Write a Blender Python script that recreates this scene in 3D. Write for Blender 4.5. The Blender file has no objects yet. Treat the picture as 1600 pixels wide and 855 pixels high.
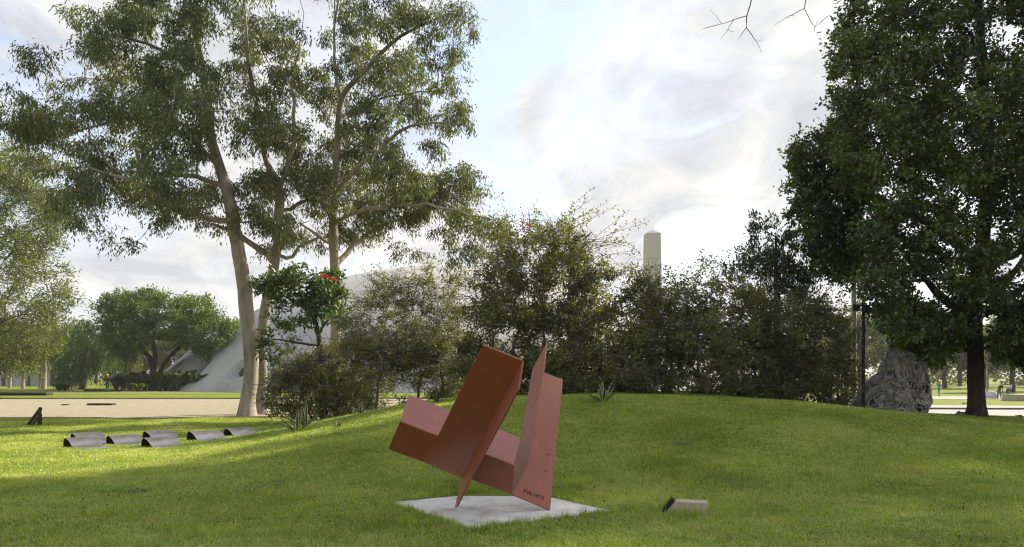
import bpy, bmesh, math
import numpy as np
from mathutils import Vector, Matrix

rng = np.random.default_rng(11)
S = bpy.context.scene
C = S.collection
R = math.radians

# ------------------------------------------------------------------ camera
F, CX, HY, EYE = 1200.0, 800.0, 587.0, 1.6     # focal length and horizon of the photograph in its pixels
cam = bpy.data.cameras.new('camera')
cam.sensor_width = 36.0
cam.lens = 36.0 * F / 1600.0
cam.shift_y = (HY - 427.5) / 1600.0
cam.clip_start = 0.05
cam.clip_end = 3000
camo = bpy.data.objects.new('camera', cam)
camo.location = (0, 0, EYE)
camo.rotation_euler = (R(90), 0, 0)
C.objects.link(camo)
S.camera = camo

# ------------------------------------------------------------------ sky, sun, exposure
SUN_AZ, SUN_EL = math.atan2(0.80, 0.60), R(33)     # azimuth from +Y towards +X: sun right and a little behind the scene
w = bpy.data.worlds.new('World')
S.world = w
w.use_nodes = True
nt = w.node_tree
nt.nodes.clear()


def nd(tree, kind, **kw):
    n = tree.nodes.new(kind)
    for k, v in kw.items():
        if k.startswith('i_'):
            n.inputs[k[2:].replace('_', ' ')].default_value = v
        else:
            setattr(n, k, v)
    return n


sky = nd(nt, 'ShaderNodeTexSky', sky_type='NISHITA')
sky.sun_disc = False
sky.sun_elevation = SUN_EL
sky.sun_rotation = SUN_AZ
sky.air_density = 1.0
sky.dust_density = 1.5
tc = nd(nt, 'ShaderNodeTexCoord')
sep = nd(nt, 'ShaderNodeSeparateXYZ')
nt.links.new(tc.outputs['Generated'], sep.inputs[0])
zz = nd(nt, 'ShaderNodeMath', operation='MAXIMUM'); zz.inputs[1].default_value = 0.0
nt.links.new(sep.outputs[2], zz.inputs[0])
za = nd(nt, 'ShaderNodeMath', operation='ADD'); za.inputs[1].default_value = 0.22
nt.links.new(zz.outputs[0], za.inputs[0])
dv = nd(nt, 'ShaderNodeVectorMath', operation='DIVIDE')
cz = nd(nt, 'ShaderNodeCombineXYZ')
for i in range(3):
    nt.links.new(za.outputs[0], cz.inputs[i])
nt.links.new(tc.outputs['Generated'], dv.inputs[0])
nt.links.new(cz.outputs[0], dv.inputs[1])
mp = nd(nt, 'ShaderNodeMapping')
mp.inputs['Location'].default_value = (3.1, 1.7, 0.0)
mp.inputs['Rotation'].default_value = (0, 0, R(28))
mp.inputs['Scale'].default_value = (1.0, 0.62, 0.0)
nt.links.new(dv.outputs[0], mp.inputs[0])
n1 = nd(nt, 'ShaderNodeTexNoise', i_Scale=1.8, i_Detail=10.0, i_Roughness=0.58, i_Distortion=0.75)
n2 = nd(nt, 'ShaderNodeTexNoise', i_Scale=3.3, i_Detail=10.0, i_Roughness=0.62, i_Distortion=0.6)
nt.links.new(mp.outputs[0], n1.inputs['Vector'])
nt.links.new(mp.outputs[0], n2.inputs['Vector'])
cov = nd(nt, 'ShaderNodeMapRange', i_From_Min=0.33, i_From_Max=0.55, i_To_Min=0.0, i_To_Max=1.0)
cov.interpolation_type = 'SMOOTHSTEP'
nt.links.new(n1.outputs[0], cov.inputs[0])
hz = nd(nt, 'ShaderNodeMapRange', i_From_Min=0.0, i_From_Max=0.50, i_To_Min=0.95, i_To_Max=0.0)
nt.links.new(sep.outputs[2], hz.inputs[0])
cm = nd(nt, 'ShaderNodeMath', operation='MAXIMUM')
nt.links.new(cov.outputs[0], cm.inputs[0])
nt.links.new(hz.outputs[0], cm.inputs[1])
shade = nd(nt, 'ShaderNodeValToRGB')
shade.color_ramp.elements[0].position = 0.38
shade.color_ramp.elements[0].color = (3.0, 3.08, 3.3, 1)
shade.color_ramp.elements[1].position = 0.60
shade.color_ramp.elements[1].color = (4.6, 4.57, 4.5, 1)
nt.links.new(n2.outputs[0], shade.inputs[0])
mix = nd(nt, 'ShaderNodeMix', data_type='RGBA')
nt.links.new(cm.outputs[0], mix.inputs[0])
skm = nd(nt, 'ShaderNodeMix', data_type='RGBA', blend_type='ADD')     # thin veil between the clouds
skm.inputs[0].default_value = 1.0
skm.inputs[7].default_value = (0.9, 0.9, 1.0, 1)
nt.links.new(sky.outputs[0], skm.inputs[6])
nt.links.new(skm.outputs[2], mix.inputs[6])
nt.links.new(shade.outputs[0], mix.inputs[7])
# the thin cloud glows broadly around the veiled sun
dot = nd(nt, 'ShaderNodeVectorMath', operation='DOT_PRODUCT')
dot.inputs[1].default_value = (math.sin(SUN_AZ) * math.cos(SUN_EL), math.cos(SUN_AZ) * math.cos(SUN_EL), math.sin(SUN_EL))
nt.links.new(tc.outputs['Generated'], dot.inputs[0])
dmx = nd(nt, 'ShaderNodeMath', operation='MAXIMUM'); dmx.inputs[1].default_value = 0.0
nt.links.new(dot.outputs['Value'], dmx.inputs[0])
dpw = nd(nt, 'ShaderNodeMath', operation='POWER'); dpw.inputs[1].default_value = 3.0
nt.links.new(dmx.outputs[0], dpw.inputs[0])
dma = nd(nt, 'ShaderNodeMath', operation='MULTIPLY_ADD'); dma.inputs[1].default_value = 0.06; dma.inputs[2].default_value = 1.0
nt.links.new(dpw.outputs[0], dma.inputs[0])
glow = nd(nt, 'ShaderNodeVectorMath', operation='SCALE')
nt.links.new(mix.outputs[2], glow.inputs[0])
nt.links.new(dma.outputs[0], glow.inputs['Scale'])
bg = nd(nt, 'ShaderNodeBackground', i_Strength=0.1)
nt.links.new(glow.outputs[0], bg.inputs[0])
wo = nd(nt, 'ShaderNodeOutputWorld')
nt.links.new(bg.outputs[0], wo.inputs[0])

sd = bpy.data.lights.new('sun', 'SUN')
sd.energy = 5.0
sd.angle = R(1.0)
sd.color = (1.0, 0.90, 0.74)
so = bpy.data.objects.new('sun', sd)
sdir = Vector((math.sin(SUN_AZ) * math.cos(SUN_EL), math.cos(SUN_AZ) * math.cos(SUN_EL), math.sin(SUN_EL)))
so.rotation_euler = (-sdir).to_track_quat('-Z', 'Y').to_euler()
so.location = (40, 30, 40)
C.objects.link(so)

S.view_settings.view_transform = 'Standard'
S.view_settings.look = 'None'
S.view_settings.gamma = 1.0
S.view_settings.use_curve_mapping = False
S.view_settings.exposure = 1.1
HAZE = 0.00028
S.render.engine = 'CYCLES'
S.cycles.use_denoising = True
S.cycles.denoiser = 'OPENIMAGEDENOISE'
S.cycles.denoising_input_passes = 'RGB_ALBEDO_NORMAL'
S.cycles.denoising_prefilter = 'NONE'
S.cycles.filter_width = 1.15
S.cycles.sample_clamp_indirect = 4.0
S.cycles.max_bounces = 6
S.cycles.diffuse_bounces = 3
S.cycles.glossy_bounces = 2
S.cycles.transmission_bounces = 3
S.cycles.caustics_reflective = False
S.cycles.caustics_refractive = False


# ------------------------------------------------------------------ helpers
def P(px, py, d):
    """photo pixel at a depth in metres -> world point"""
    return np.array([(px - CX) / F * d, d, EYE - (py - HY) / F * d])


def tag(o, label=None, cat=None, group=None, kind=None):
    for k, v in (('label', label), ('category', cat), ('group', group), ('kind', kind)):
        if v:
            o[k] = v
    return o


def empty(name, loc=(0, 0, 0), rz=0.0):
    o = bpy.data.objects.new(name, None)
    o.location = loc
    o.rotation_euler = (0, 0, rz)
    o.empty_display_size = 0.2
    C.objects.link(o)
    return o


def link(name, me, parent=None, mat=None):
    o = bpy.data.objects.new(name, me)
    C.objects.link(o)
    if parent is not None:
        o.parent = parent
    if mat is not None and len(me.materials) == 0:
        me.materials.append(mat)
    return o


def mesh_np(name, v, faces, smooth=False, tint=None):
    """v (N,3); faces: list of (M,k) index arrays"""
    me = bpy.data.meshes.new(name)
    v = np.ascontiguousarray(v, dtype=np.float32)
    faces = [np.asarray(f, dtype=np.int32) for f in faces if len(f)]
    me.vertices.add(len(v))
    me.vertices.foreach_set('co', v.ravel())
    loops = np.concatenate([f.ravel() for f in faces])
    tot = np.concatenate([np.full(len(f), f.shape[1], np.int32) for f in faces])
    start = np.concatenate([[0], np.cumsum(tot)[:-1]]).astype(np.int32)
    me.loops.add(len(loops))
    me.loops.foreach_set('vertex_index', loops)
    me.polygons.add(len(tot))
    me.polygons.foreach_set('loop_start', start)
    me.polygons.foreach_set('use_smooth', np.full(len(tot), smooth, dtype=bool))
    me.update(calc_edges=True)
    if tint is not None:
        a = me.attributes.new('tint', 'FLOAT', 'FACE')
        a.data.foreach_set('value', np.asarray(tint, np.float32))
    return me


class MB:
    """collects vertices and faces"""
    def __init__(self):
        self.v, self.q, self.n = [], {}, 0

    def add(self, v, f):
        v = np.asarray(v, float).reshape(-1, 3)
        f = np.asarray(f, int)
        if len(v) == 0:
            return
        self.v.append(v)
        self.q.setdefault(f.shape[1], []).append(f + self.n)
        self.n += len(v)

    def poly(self, v, flist):
        v = np.asarray(v, float)
        b = self.n
        self.v.append(v)
        self.n += len(v)
        for f in flist:
            self.q.setdefault(len(f), []).append(np.asarray([f]) + b)

    def box(self, c, s, rot=None):
        x, y, z = np.asarray(s) / 2.0
        v = np.array([[-x, -y, -z], [x, -y, -z], [x, y, -z], [-x, y, -z], [-x, -y, z], [x, -y, z], [x, y, z], [-x, y, z]])
        if rot is not None:
            v = v @ np.array(rot).T
        self.add(v + np.asarray(c), [[0, 3, 2, 1], [4, 5, 6, 7], [0, 1, 5, 4], [1, 2, 6, 5], [2, 3, 7, 6], [3, 0, 4, 7]])

    def mesh(self, name, smooth=False, off=(0, 0, 0)):
        v = np.concatenate(self.v) - np.asarray(off)
        return mesh_np(name, v, [np.concatenate(x) for x in self.q.values()], smooth)


def norm(a):
    return a / np.maximum(np.linalg.norm(a, axis=-1, keepdims=True), 1e-9)


def tubes(pts, rad, s=5):
    """pts (T,k,3), rad (T,k) -> verts, quads"""
    pts = np.asarray(pts, float)
    rad = np.asarray(rad, float)
    T, k, _ = pts.shape
    t = norm(np.gradient(pts, axis=1))
    ax = norm(pts[:, -1] - pts[:, 0])
    ref = np.where(np.abs(ax[:, 2:3]) < 0.8, np.array([[0, 0, 1.0]]), np.array([[1.0, 0, 0]]))
    ref = np.repeat(ref[:, None, :], k, 1)
    u = norm(np.cross(t, ref))
    w_ = np.cross(t, u)
    a = np.linspace(0, 2 * np.pi, s, endpoint=False)
    v = pts[:, :, None, :] + rad[:, :, None, None] * (np.cos(a)[None, None, :, None] * u[:, :, None, :] + np.sin(a)[None, None, :, None] * w_[:, :, None, :])
    idx = np.arange(T * k * s).reshape(T, k, s)
    A = idx[:, :-1, :]
    B = idx[:, 1:, :]
    q = np.stack([A, np.roll(A, -1, 2), np.roll(B, -1, 2), B], -1).reshape(-1, 4)
    return v.reshape(-1, 3), q


def leaf_quads(c, d, nrm, L, W):
    """rhombic leaves: base c, direction d, face normal nrm"""
    d = norm(d)
    s = norm(np.cross(d, nrm))
    L = L[:, None]
    W = W[:, None]
    bend = norm(nrm) * L * 0.10
    v = np.stack([c, c + d * L * 0.45 + s * W * 0.5 + bend, c + d * L, c + d * L * 0.45 - s * W * 0.5 + bend], 1).reshape(-1, 3)
    return v, np.arange(len(v)).reshape(-1, 4)


def rand_unit(n):
    return norm(rng.normal(size=(n, 3)))


def sstep(a, b, x):
    t = np.clip((x - a) / (b - a), 0, 1)
    return t * t * (3 - 2 * t)


# ------------------------------------------------------------------ materials
def new_mat(name):
    m = bpy.data.materials.new(name)
    m.use_nodes = True
    m.node_tree.nodes.clear()
    return m, m.node_tree


def ramp(t, pts):
    r = nd(t, 'ShaderNodeValToRGB')
    el = r.color_ramp.elements
    while len(el) < len(pts):
        el.new(0.5)
    for e, (p, c) in zip(el, pts):
        e.position = p
        e.color = (*c, 1)
    return r


def mat_noise(name, pts, scale=4.0, detail=6.0, rough=0.6, roughness=0.85, bump=0.0, bscale=None, coord='Object', stretch=(1, 1, 1), spec=0.3, metallic=0.0, coat=0.0, bdist=0.02):
    m, t = new_mat(name)
    tcn = nd(t, 'ShaderNodeTexCoord')
    mpn = nd(t, 'ShaderNodeMapping')
    mpn.inputs['Scale'].default_value = stretch
    t.links.new(tcn.outputs[coord], mpn.inputs[0])
    n = nd(t, 'ShaderNodeTexNoise', i_Scale=scale, i_Detail=detail, i_Roughness=rough)
    t.links.new(mpn.outputs[0], n.inputs['Vector'])
    r = ramp(t, pts)
    t.links.new(n.outputs[0], r.inputs[0])
    b = nd(t, 'ShaderNodeBsdfPrincipled')
    b.inputs['Roughness'].default_value = roughness
    b.inputs['Specular IOR Level'].default_value = spec
    b.inputs['Metallic'].default_value = metallic
    b.inputs['Coat Weight'].default_value = coat
    t.links.new(r.outputs[0], b.inputs['Base Color'])
    if bump > 0:
        n2 = nd(t, 'ShaderNodeTexNoise', i_Scale=bscale or scale * 4, i_Detail=6.0, i_Roughness=0.65)
        t.links.new(mpn.outputs[0], n2.inputs['Vector'])
        bp = nd(t, 'ShaderNodeBump', i_Strength=bump, i_Distance=bdist)
        t.links.new(n2.outputs[0], bp.inputs['Height'])
        t.links.new(bp.outputs[0], b.inputs['Normal'])
    o = nd(t, 'ShaderNodeOutputMaterial')
    t.links.new(b.outputs[0], o.inputs[0])
    return m


def mat_leaf(name, dark, light, trans=0.35, gloss=0.06, grough=0.45, tcol=None):
    m, t = new_mat(name)
    at = nd(t, 'ShaderNodeAttribute', attribute_name='tint')
    r = ramp(t, [(0.0, dark), (1.0, light)])
    t.links.new(at.outputs['Fac'], r.inputs[0])
    d = nd(t, 'ShaderNodeBsdfDiffuse')
    tr = nd(t, 'ShaderNodeBsdfTranslucent')
    t.links.new(r.outputs[0], d.inputs[0])
    hs = nd(t, 'ShaderNodeMix', data_type='RGBA', blend_type='MULTIPLY')
    hs.inputs[0].default_value = 1.0
    hs.inputs[7].default_value = (*(tcol or (1.5, 1.45, 0.55)), 1)
    t.links.new(r.outputs[0], hs.inputs[6])
    t.links.new(hs.outputs[2], tr.inputs[0])
    m1 = nd(t, 'ShaderNodeMixShader')
    m1.inputs[0].default_value = trans
    t.links.new(d.outputs[0], m1.inputs[1])
    t.links.new(tr.outputs[0], m1.inputs[2])
    g = nd(t, 'ShaderNodeBsdfGlossy', i_Roughness=grough)
    g.inputs[0].default_value = (0.9, 0.95, 0.9, 1)
    m2 = nd(t, 'ShaderNodeMixShader')
    m2.inputs[0].default_value = gloss
    t.links.new(m1.outputs[0], m2.inputs[1])
    t.links.new(g.outputs[0], m2.inputs[2])
    o = nd(t, 'ShaderNodeOutputMaterial')
    t.links.new(m2.outputs[0], o.inputs[0])
    return m


def mat_plain(name, col, roughness=0.7, metallic=0.0, spec=0.4):
    c = np.array(col)
    return mat_noise(name, [(0.3, tuple(c * 0.82)), (0.7, tuple(np.minimum(c * 1.12, 1)))], scale=9, roughness=roughness, metallic=metallic, spec=spec)


M = {}
M['lawn'] = mat_noise('lawn', [(0.25, (0.085, 0.115, 0.014)), (0.5, (0.145, 0.185, 0.020)), (0.75, (0.21, 0.245, 0.036))], scale=1.3, detail=12, rough=0.72, roughness=0.95, bump=0.6, bscale=30, spec=0.1)
M['gravel'] = mat_noise('gravel', [(0.3, (0.19, 0.163, 0.108)), (0.55, (0.32, 0.28, 0.196)), (0.8, (0.42, 0.375, 0.275))], scale=2.2, detail=14, rough=0.8, roughness=0.95, bump=0.5, bscale=40, spec=0.1)
M['asphalt_path'] = mat_noise('asphalt_path', [(0.3, (0.27, 0.26, 0.25)), (0.7, (0.38, 0.37, 0.35))], scale=0.8, detail=12, rough=0.75, roughness=0.95, bump=0.2, spec=0.15)
M['kerb'] = mat_noise('kerb', [(0.3, (0.10, 0.095, 0.085)), (0.7, (0.2, 0.19, 0.17))], scale=2, roughness=0.9, bump=0.3)
M['concrete'] = mat_noise('concrete', [(0.32, (0.36, 0.345, 0.30)), (0.46, (0.62, 0.61, 0.57)), (0.66, (0.78, 0.77, 0.735))], scale=2.3, detail=12, rough=0.68, roughness=0.9, bump=0.15, bscale=60, bdist=0.004)
M['block'] = mat_noise('concrete_block', [(0.25, (0.30, 0.26, 0.20)), (0.5, (0.42, 0.37, 0.29)), (0.75, (0.52, 0.47, 0.38))], scale=7, detail=12, rough=0.7, roughness=0.9, bump=0.4, bscale=50, bdist=0.006)
M['dome'] = mat_noise('dome_paint', [(0.30, (0.20, 0.20, 0.19)), (0.45, (0.36, 0.36, 0.347)), (0.70, (0.47, 0.466, 0.45))], scale=0.22, detail=12, rough=0.7, roughness=0.9, stretch=(1, 1, 0.35), bump=0.1, spec=0.1)
M['obelisk'] = mat_noise('travertine', [(0.28, (0.20, 0.185, 0.145)), (0.5, (0.34, 0.318, 0.262)), (0.72, (0.43, 0.405, 0.34))], scale=0.9, detail=10, rough=0.75, roughness=0.9, stretch=(0.6, 0.6, 3.0), bump=0.3, bdist=0.1)
M['dark_glass'] = mat_noise('dark_glass', [(0.3, (0.012, 0.013, 0.014)), (0.7, (0.03, 0.03, 0.03))], roughness=0.15, spec=0.6)
M['black_metal'] = mat_noise('black_metal', [(0.3, (0.010, 0.010, 0.011)), (0.7, (0.028, 0.027, 0.026))], scale=12, roughness=0.5)
M['pale_metal'] = mat_noise('pale_metal', [(0.3, (0.30, 0.29, 0.27)), (0.7, (0.45, 0.44, 0.41))], scale=6, roughness=0.6)
M['steel'] = mat_noise('weathered_steel', [(0.3, (0.24, 0.222, 0.205)), (0.5, (0.39, 0.372, 0.355)), (0.7, (0.50, 0.485, 0.47))], scale=3.5, detail=9, rough=0.65, roughness=0.30, metallic=0.85, spec=0.5)
M['rust_and_shade'] = mat_noise('rusty_iron_and_shade', [(0.3, (0.030, 0.019, 0.014)), (0.7, (0.075, 0.045, 0.03))], scale=9, roughness=0.8, bump=0.3)
M['gum_bark'] = mat_noise('gum_bark', [(0.30, (0.08, 0.066, 0.05)), (0.44, (0.22, 0.19, 0.15)), (0.6, (0.33, 0.295, 0.24)), (0.8, (0.42, 0.385, 0.32))], scale=1.5, detail=10, rough=0.68, roughness=0.9, stretch=(1.6, 1.6, 0.35), bump=0.3, bscale=10, bdist=0.03)
M['bark'] = mat_noise('dark_bark', [(0.3, (0.030, 0.024, 0.017)), (0.5, (0.06, 0.048, 0.035)), (0.75, (0.10, 0.085, 0.062))], scale=5, detail=10, rough=0.7, roughness=0.95, stretch=(2, 2, 0.5), bump=0.8, bscale=14, bdist=0.04)
M['twig'] = mat_noise('twig_bark', [(0.3, (0.08, 0.074, 0.056)), (0.7, (0.23, 0.212, 0.168))], scale=5, roughness=0.95)
M['roots'] = mat_noise('weathered_roots', [(0.25, (0.14, 0.126, 0.108)), (0.5, (0.36, 0.34, 0.305)), (0.75, (0.60, 0.575, 0.53))], scale=6, detail=10, rough=0.7, roughness=0.95, bump=0.8, bscale=24, bdist=0.03)

M['leaf_gum'] = mat_leaf('gum_leaf', (0.050, 0.068, 0.016), (0.150, 0.180, 0.046), 0.36, 0.06)
M['leaf_dense'] = mat_leaf('evergreen_leaf', (0.030, 0.052, 0.011), (0.100, 0.145, 0.030), 0.32, 0.06, 0.38)
M['leaf_feather'] = mat_leaf('feathery_leaf', (0.060, 0.084, 0.018), (0.155, 0.185, 0.046), 0.48, 0.04)
M['leaf_park'] = mat_leaf('park_leaf', (0.050, 0.085, 0.014), (0.15, 0.20, 0.036), 0.48, 0.04)
M['leaf_thicket'] = mat_leaf('thicket_leaf', (0.066, 0.078, 0.020), (0.205, 0.218, 0.068), 0.5, 0.05)
M['leaf_tulip'] = mat_leaf('tulip_tree_leaf', (0.034, 0.062, 0.012), (0.11, 0.165, 0.032), 0.38, 0.06)
M['leaf_magnolia'] = mat_leaf('glossy_leaf', (0.016, 0.026, 0.010), (0.05, 0.066, 0.026), 0.2, 0.08, 0.35)
M['leaf_far'] = mat_leaf('far_leaf', (0.050, 0.068, 0.022), (0.130, 0.150, 0.055), 0.42, 0.03)
M['leaf_paddle'] = mat_leaf('paddle_leaf', (0.022, 0.038, 0.012), (0.14, 0.16, 0.06), 0.3, 0.08)
M['petal_orange'] = mat_leaf('orange_petal', (0.42, 0.075, 0.02), (0.6, 0.16, 0.05), 0.3, 0.02, tcol=(1.2, 0.9, 0.6))
M['petal_pink'] = mat_leaf('pink_petal', (0.20, 0.035, 0.06), (0.34, 0.09, 0.10), 0.3, 0.02, tcol=(1.2, 0.9, 0.9))
M['litter'] = mat_leaf('dry_leaf', (0.05, 0.032, 0.018), (0.26, 0.20, 0.12), 0.2, 0.03, tcol=(1.2, 1.0, 0.7))
M['daisy'] = mat_leaf('white_petal', (0.5, 0.5, 0.42), (0.75, 0.74, 0.66), 0.2, 0.02, tcol=(1, 1, 1))


# ------------------------------------------------------------------ terrain
PX = np.array([-60, -9.5, -7.5, -6.3, -4.8, -3, -1.5, .75, 3.75, 6, 8.1, 9.75, 12, 16, 22, 60.])
PZ = np.array([0, 0, .02, .09, .385, .73, .925, 1.075, 1.085, 1.0, .82, .63, .42, .22, .0, 0.])


def ground(x, y):
    x = np.asarray(x, float)
    y = np.asarray(y, float)
    p = sum(np.interp(x + o, PX, PZ) for o in (-1.0, -0.5, 0, 0.5, 1.0)) / 5
    q = sstep(9.0, 18.8, y) * (1 - sstep(23.5, 34, y))
    z = p * q
    z = z - 0.7 * sstep(26, 42, y) * sstep(4, 14, x)
    near = sstep(45, 25, y)
    z = z + near * (0.020 * np.sin(x * 0.9 + 1.3) * np.sin(y * 0.8 + 0.4) + 0.012 * np.sin(x * 2.1) * np.cos(y * 1.7)) * sstep(1.6, 3.5, np.hypot(x + .18, y - 9.4))
    return z


def strip_axis(edges, steps):
    return np.unique(np.concatenate([np.linspace(a, b, n) for a, b, n in zip(edges[:-1], edges[1:], steps)]))


def sheet(name, xs, ys, mat, dz=0.0, fn=None):
    X, Y = np.meshgrid(xs, ys)
    Z = ground(X, Y) + dz
    v = np.stack([X, Y, Z], -1).reshape(-1, 3)
    if fn is not None:
        v = fn(v)
        v[:, 2] = ground(v[:, 0], v[:, 1]) + dz
    a = np.arange(len(xs) * len(ys)).reshape(len(ys), len(xs))
    q = np.stack([a[:-1, :-1], a[:-1, 1:], a[1:, 1:], a[1:, :-1]], -1).reshape(-1, 4)
    o = link(name, mesh_np(name, v, [q], True), None, mat)
    tag(o, kind='structure')
    return o


xs = strip_axis([-700, -200, -40, -14, 26, 60, 200, 700], [8, 20, 40, 150, 40, 18, 8])
ys = strip_axis([-120, -20, 4, 30, 60, 200, 900], [6, 10, 110, 50, 24, 12])
sheet('lawn', xs, ys, M['lawn'])


def band(name, mat, x0, x1, near, far, dz, n=70, m=10):
    """a path between two depth curves near(x), far(x)"""
    X = np.linspace(x0, x1, n)
    rows = []
    for t in np.linspace(0, 1, m):
        y = near(X) * (1 - t) + far(X) * t
        rows.append(np.stack([X, y, ground(X, y) + dz], -1))
    v = np.stack(rows).reshape(-1, 3)
    a = np.arange(n * m).reshape(m, n)
    q = np.stack([a[:-1, :-1], a[:-1, 1:], a[1:, 1:], a[1:, :-1]], -1).reshape(-1, 4)
    o = link(name, mesh_np(name, v, [q], True), None, mat)
    tag(o, kind='structure')
    return o


def kerb_line(name, x0, x1, fn, wdt, h, mat, n=80):
    X = np.linspace(x0, x1, n)
    y = fn(X)
    z = ground(X, y)
    prof = [(-wdt / 2, -0.05), (-wdt / 2, h), (wdt / 2, h), (wdt / 2, -0.05)]
    v = np.stack([np.stack([X, y + a, z + b], -1) for a, b in prof], 1).reshape(-1, 3)
    a = np.arange(n * 4).reshape(n, 4)
    q = np.stack([a[:-1, :-1], a[:-1, 1:], a[1:, 1:], a[1:, :-1]], -1).reshape(-1, 4)
    o = link(name, mesh_np(name, v, [q]), None, mat)
    tag(o, kind='structure')
    return o


gn_near = lambda x: 29.0 + 0.9 * np.sin((x + 8) * 0.10) + np.maximum(x + 3, 0) ** 2 * 0.06
gn_far = lambda x: 52.0 + 0.02 * (x + 20) + np.maximum(x + 2, 0) ** 2 * 0.02
band('gravel_path', M['gravel'], -75, 6, gn_near, gn_far, 0.02)
kerb_line('kerb_gravel_near', -75, 6, lambda x: gn_near(x) - 0.08, 0.14, 0.06, M['kerb'])
kerb_line('kerb_gravel_far', -75, 6, lambda x: gn_far(x) + 0.1, 0.18, 0.10, M['kerb'])
band('footpath_left_far', M['gravel'], -90, -4, lambda x: 71.5 + 0 * x, lambda x: 75.0 + 0 * x, 0.02)
rn = lambda x: 43.5 - 0.10 * (x - 25) + 0.002 * (x - 25) ** 2
band('road_right', M['asphalt_path'], 9, 75, rn, lambda x: rn(x) + 8.6, 0.02)
kerb_line('kerb_road_right', 9, 75, lambda x: rn(x) + 8.8, 0.35, 0.14, M['kerb'])
band('pavement_right', M['asphalt_path'], 9, 75, lambda x: rn(x) + 9.0, lambda x: rn(x) + 15.5 + 0.12 * (30 - x), 0.06)
band('footpath_right_far', M['asphalt_path'], 12, 110, lambda x: 76 - 0.03 * x, lambda x: 86 - 0.03 * x, 0.02)


# ------------------------------------------------------------------ tree builder
class Skel:
    def __init__(self):
        self.p, self.par, self.fix = [], [], []

    def add(self, pos, par, fix=0.0):
        self.p.append(np.asarray(pos, float))
        self.par.append(par)
        self.fix.append(fix)
        return len(self.p) - 1

    def limb(self, pts, rads, start=-1, step=0.5, wob=0.03):
        """smooth polyline through points with radii; returns index of its last node"""
        pts = np.asarray(pts, float)
        rads = np.asarray(rads, float)
        if start >= 0:
            pts = np.vstack([self.p[start], pts])
            rads = np.concatenate([[rads[0] * 1.05], rads])
        d = np.concatenate([[0], np.cumsum(np.linalg.norm(np.diff(pts, axis=0), axis=1))])
        n = max(2, int(d[-1] / step) + 1)
        s = np.linspace(0, d[-1], n)
        k = max(0.4, d[-1] / 40)
        sm = lambda c: sum(np.interp(np.clip(s + o * k, 0, d[-1]), d, c) for o in (-1, -.5, 0, .5, 1)) / 5
        q = np.stack([sm(pts[:, i]) for i in range(3)], -1)
        q[0], q[-1] = pts[0], pts[-1]
        r = np.interp(s, d, rads)
        q[1:-1] += rng.normal(size=(n - 2, 3)) * wob
        cur = start
        for i in range(0 if start < 0 else 1, n):
            cur = self.add(q[i], cur, r[i])
        return cur

    def grow(self, targets, step=0.55, arch=0.18, wob=0.06, lowpen=0.6):
        T = np.asarray(targets, float)
        base = np.array(self.p)
        order = np.argsort([np.min(np.linalg.norm(base - t, axis=1)) for t in T])
        tips = []
        for k in order:
            t = T[k]
            A = np.array(self.p)
            dv_ = t - A
            dist = np.linalg.norm(dv_, axis=1)
            cost = dist + lowpen * np.maximum(-dv_[:, 2], 0)
            j = int(np.argmin(cost))
            a = A[j]
            L = dist[j]
            n = max(2, int(L / step) + 1)
            mid = (a + t) / 2 + np.array([0, 0, arch * L]) + rng.normal(size=3) * 0.10 * L
            s = np.linspace(0, 1, n + 1)[1:, None]
            q = (1 - s) ** 2 * a + 2 * s * (1 - s) * mid + s * s * t
            if n > 1:
                q[:-1] += rng.normal(size=(n - 1, 3)) * wob * min(1, L)
            cur = j
            for x in q:
                cur = self.add(x, cur)
            tips.append(cur)
        return tips

    def radii(self, tip=0.010, power=0.48):
        n = len(self.p)
        cnt = np.zeros(n)
        ch = [[] for _ in range(n)]
        for i, p in enumerate(self.par):
            if p >= 0:
                ch[p].append(i)
        for i in range(n - 1, -1, -1):
            if not ch[i]:
                cnt[i] = 1
            if self.par[i] >= 0:
                cnt[self.par[i]] += cnt[i]
        r = tip * cnt ** power
        for i in range(n):
            if self.fix[i] > 0:
                r[i] = self.fix[i]
            elif self.par[i] >= 0:
                r[i] = min(r[i], r[self.par[i]] * 0.96)
        return r, ch

    def build(self, tip=0.010, power=0.48, sides=(9, 5, 3)):
        """returns MB trunk (thick fixed wood), MB branches"""
        r, ch = self.radii(tip, power)
        trunk, br = MB(), MB()
        stack = [i for i, p in enumerate(self.par) if p < 0]
        starts = [(i, None) for i in stack]
        while starts:
            i, prev = starts.pop()
            chain = [i]
            cur = i
            while ch[cur]:
                c = sorted(ch[cur], key=lambda z: -r[z])
                for o in c[1:]:
                    starts.append((o, cur))
                cur = c[0]
                chain.append(cur)
            pts = [self.p[k] for k in chain]
            rr = [r[k] for k in chain]
            if prev is not None:
                pts = [self.p[prev]] + pts
                rr = [min(rr[0] * 1.15, r[prev])] + rr
            if len(pts) < 2:
                continue
            m = max(rr)
            s = sides[0] if m > 0.10 else (sides[1] if m > 0.03 else sides[2])
            v, q = tubes(np.array(pts)[None], np.array(rr)[None], s)
            (trunk if prev is None else br).add(v, q)
        return trunk, br


def sample_poly(poly, n):
    poly = np.asarray(poly, float)
    lo, hi = poly.min(0), poly.max(0)
    out = []
    while len(out) < n:
        p = lo + rng.random((n * 2, 2)) * (hi - lo)
        x, y = p[:, 0], p[:, 1]
        ins = np.zeros(len(p), bool)
        j = len(poly) - 1
        for i in range(len(poly)):
            xi, yi = poly[i]
            xj, yj = poly[j]
            c = ((yi > y) != (yj > y)) & (x < (xj - xi) * (y - yi) / (yj - yi + 1e-12) + xi)
            ins ^= c
            j = i
        out.extend(p[ins])
    return np.array(out[:n])


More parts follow.
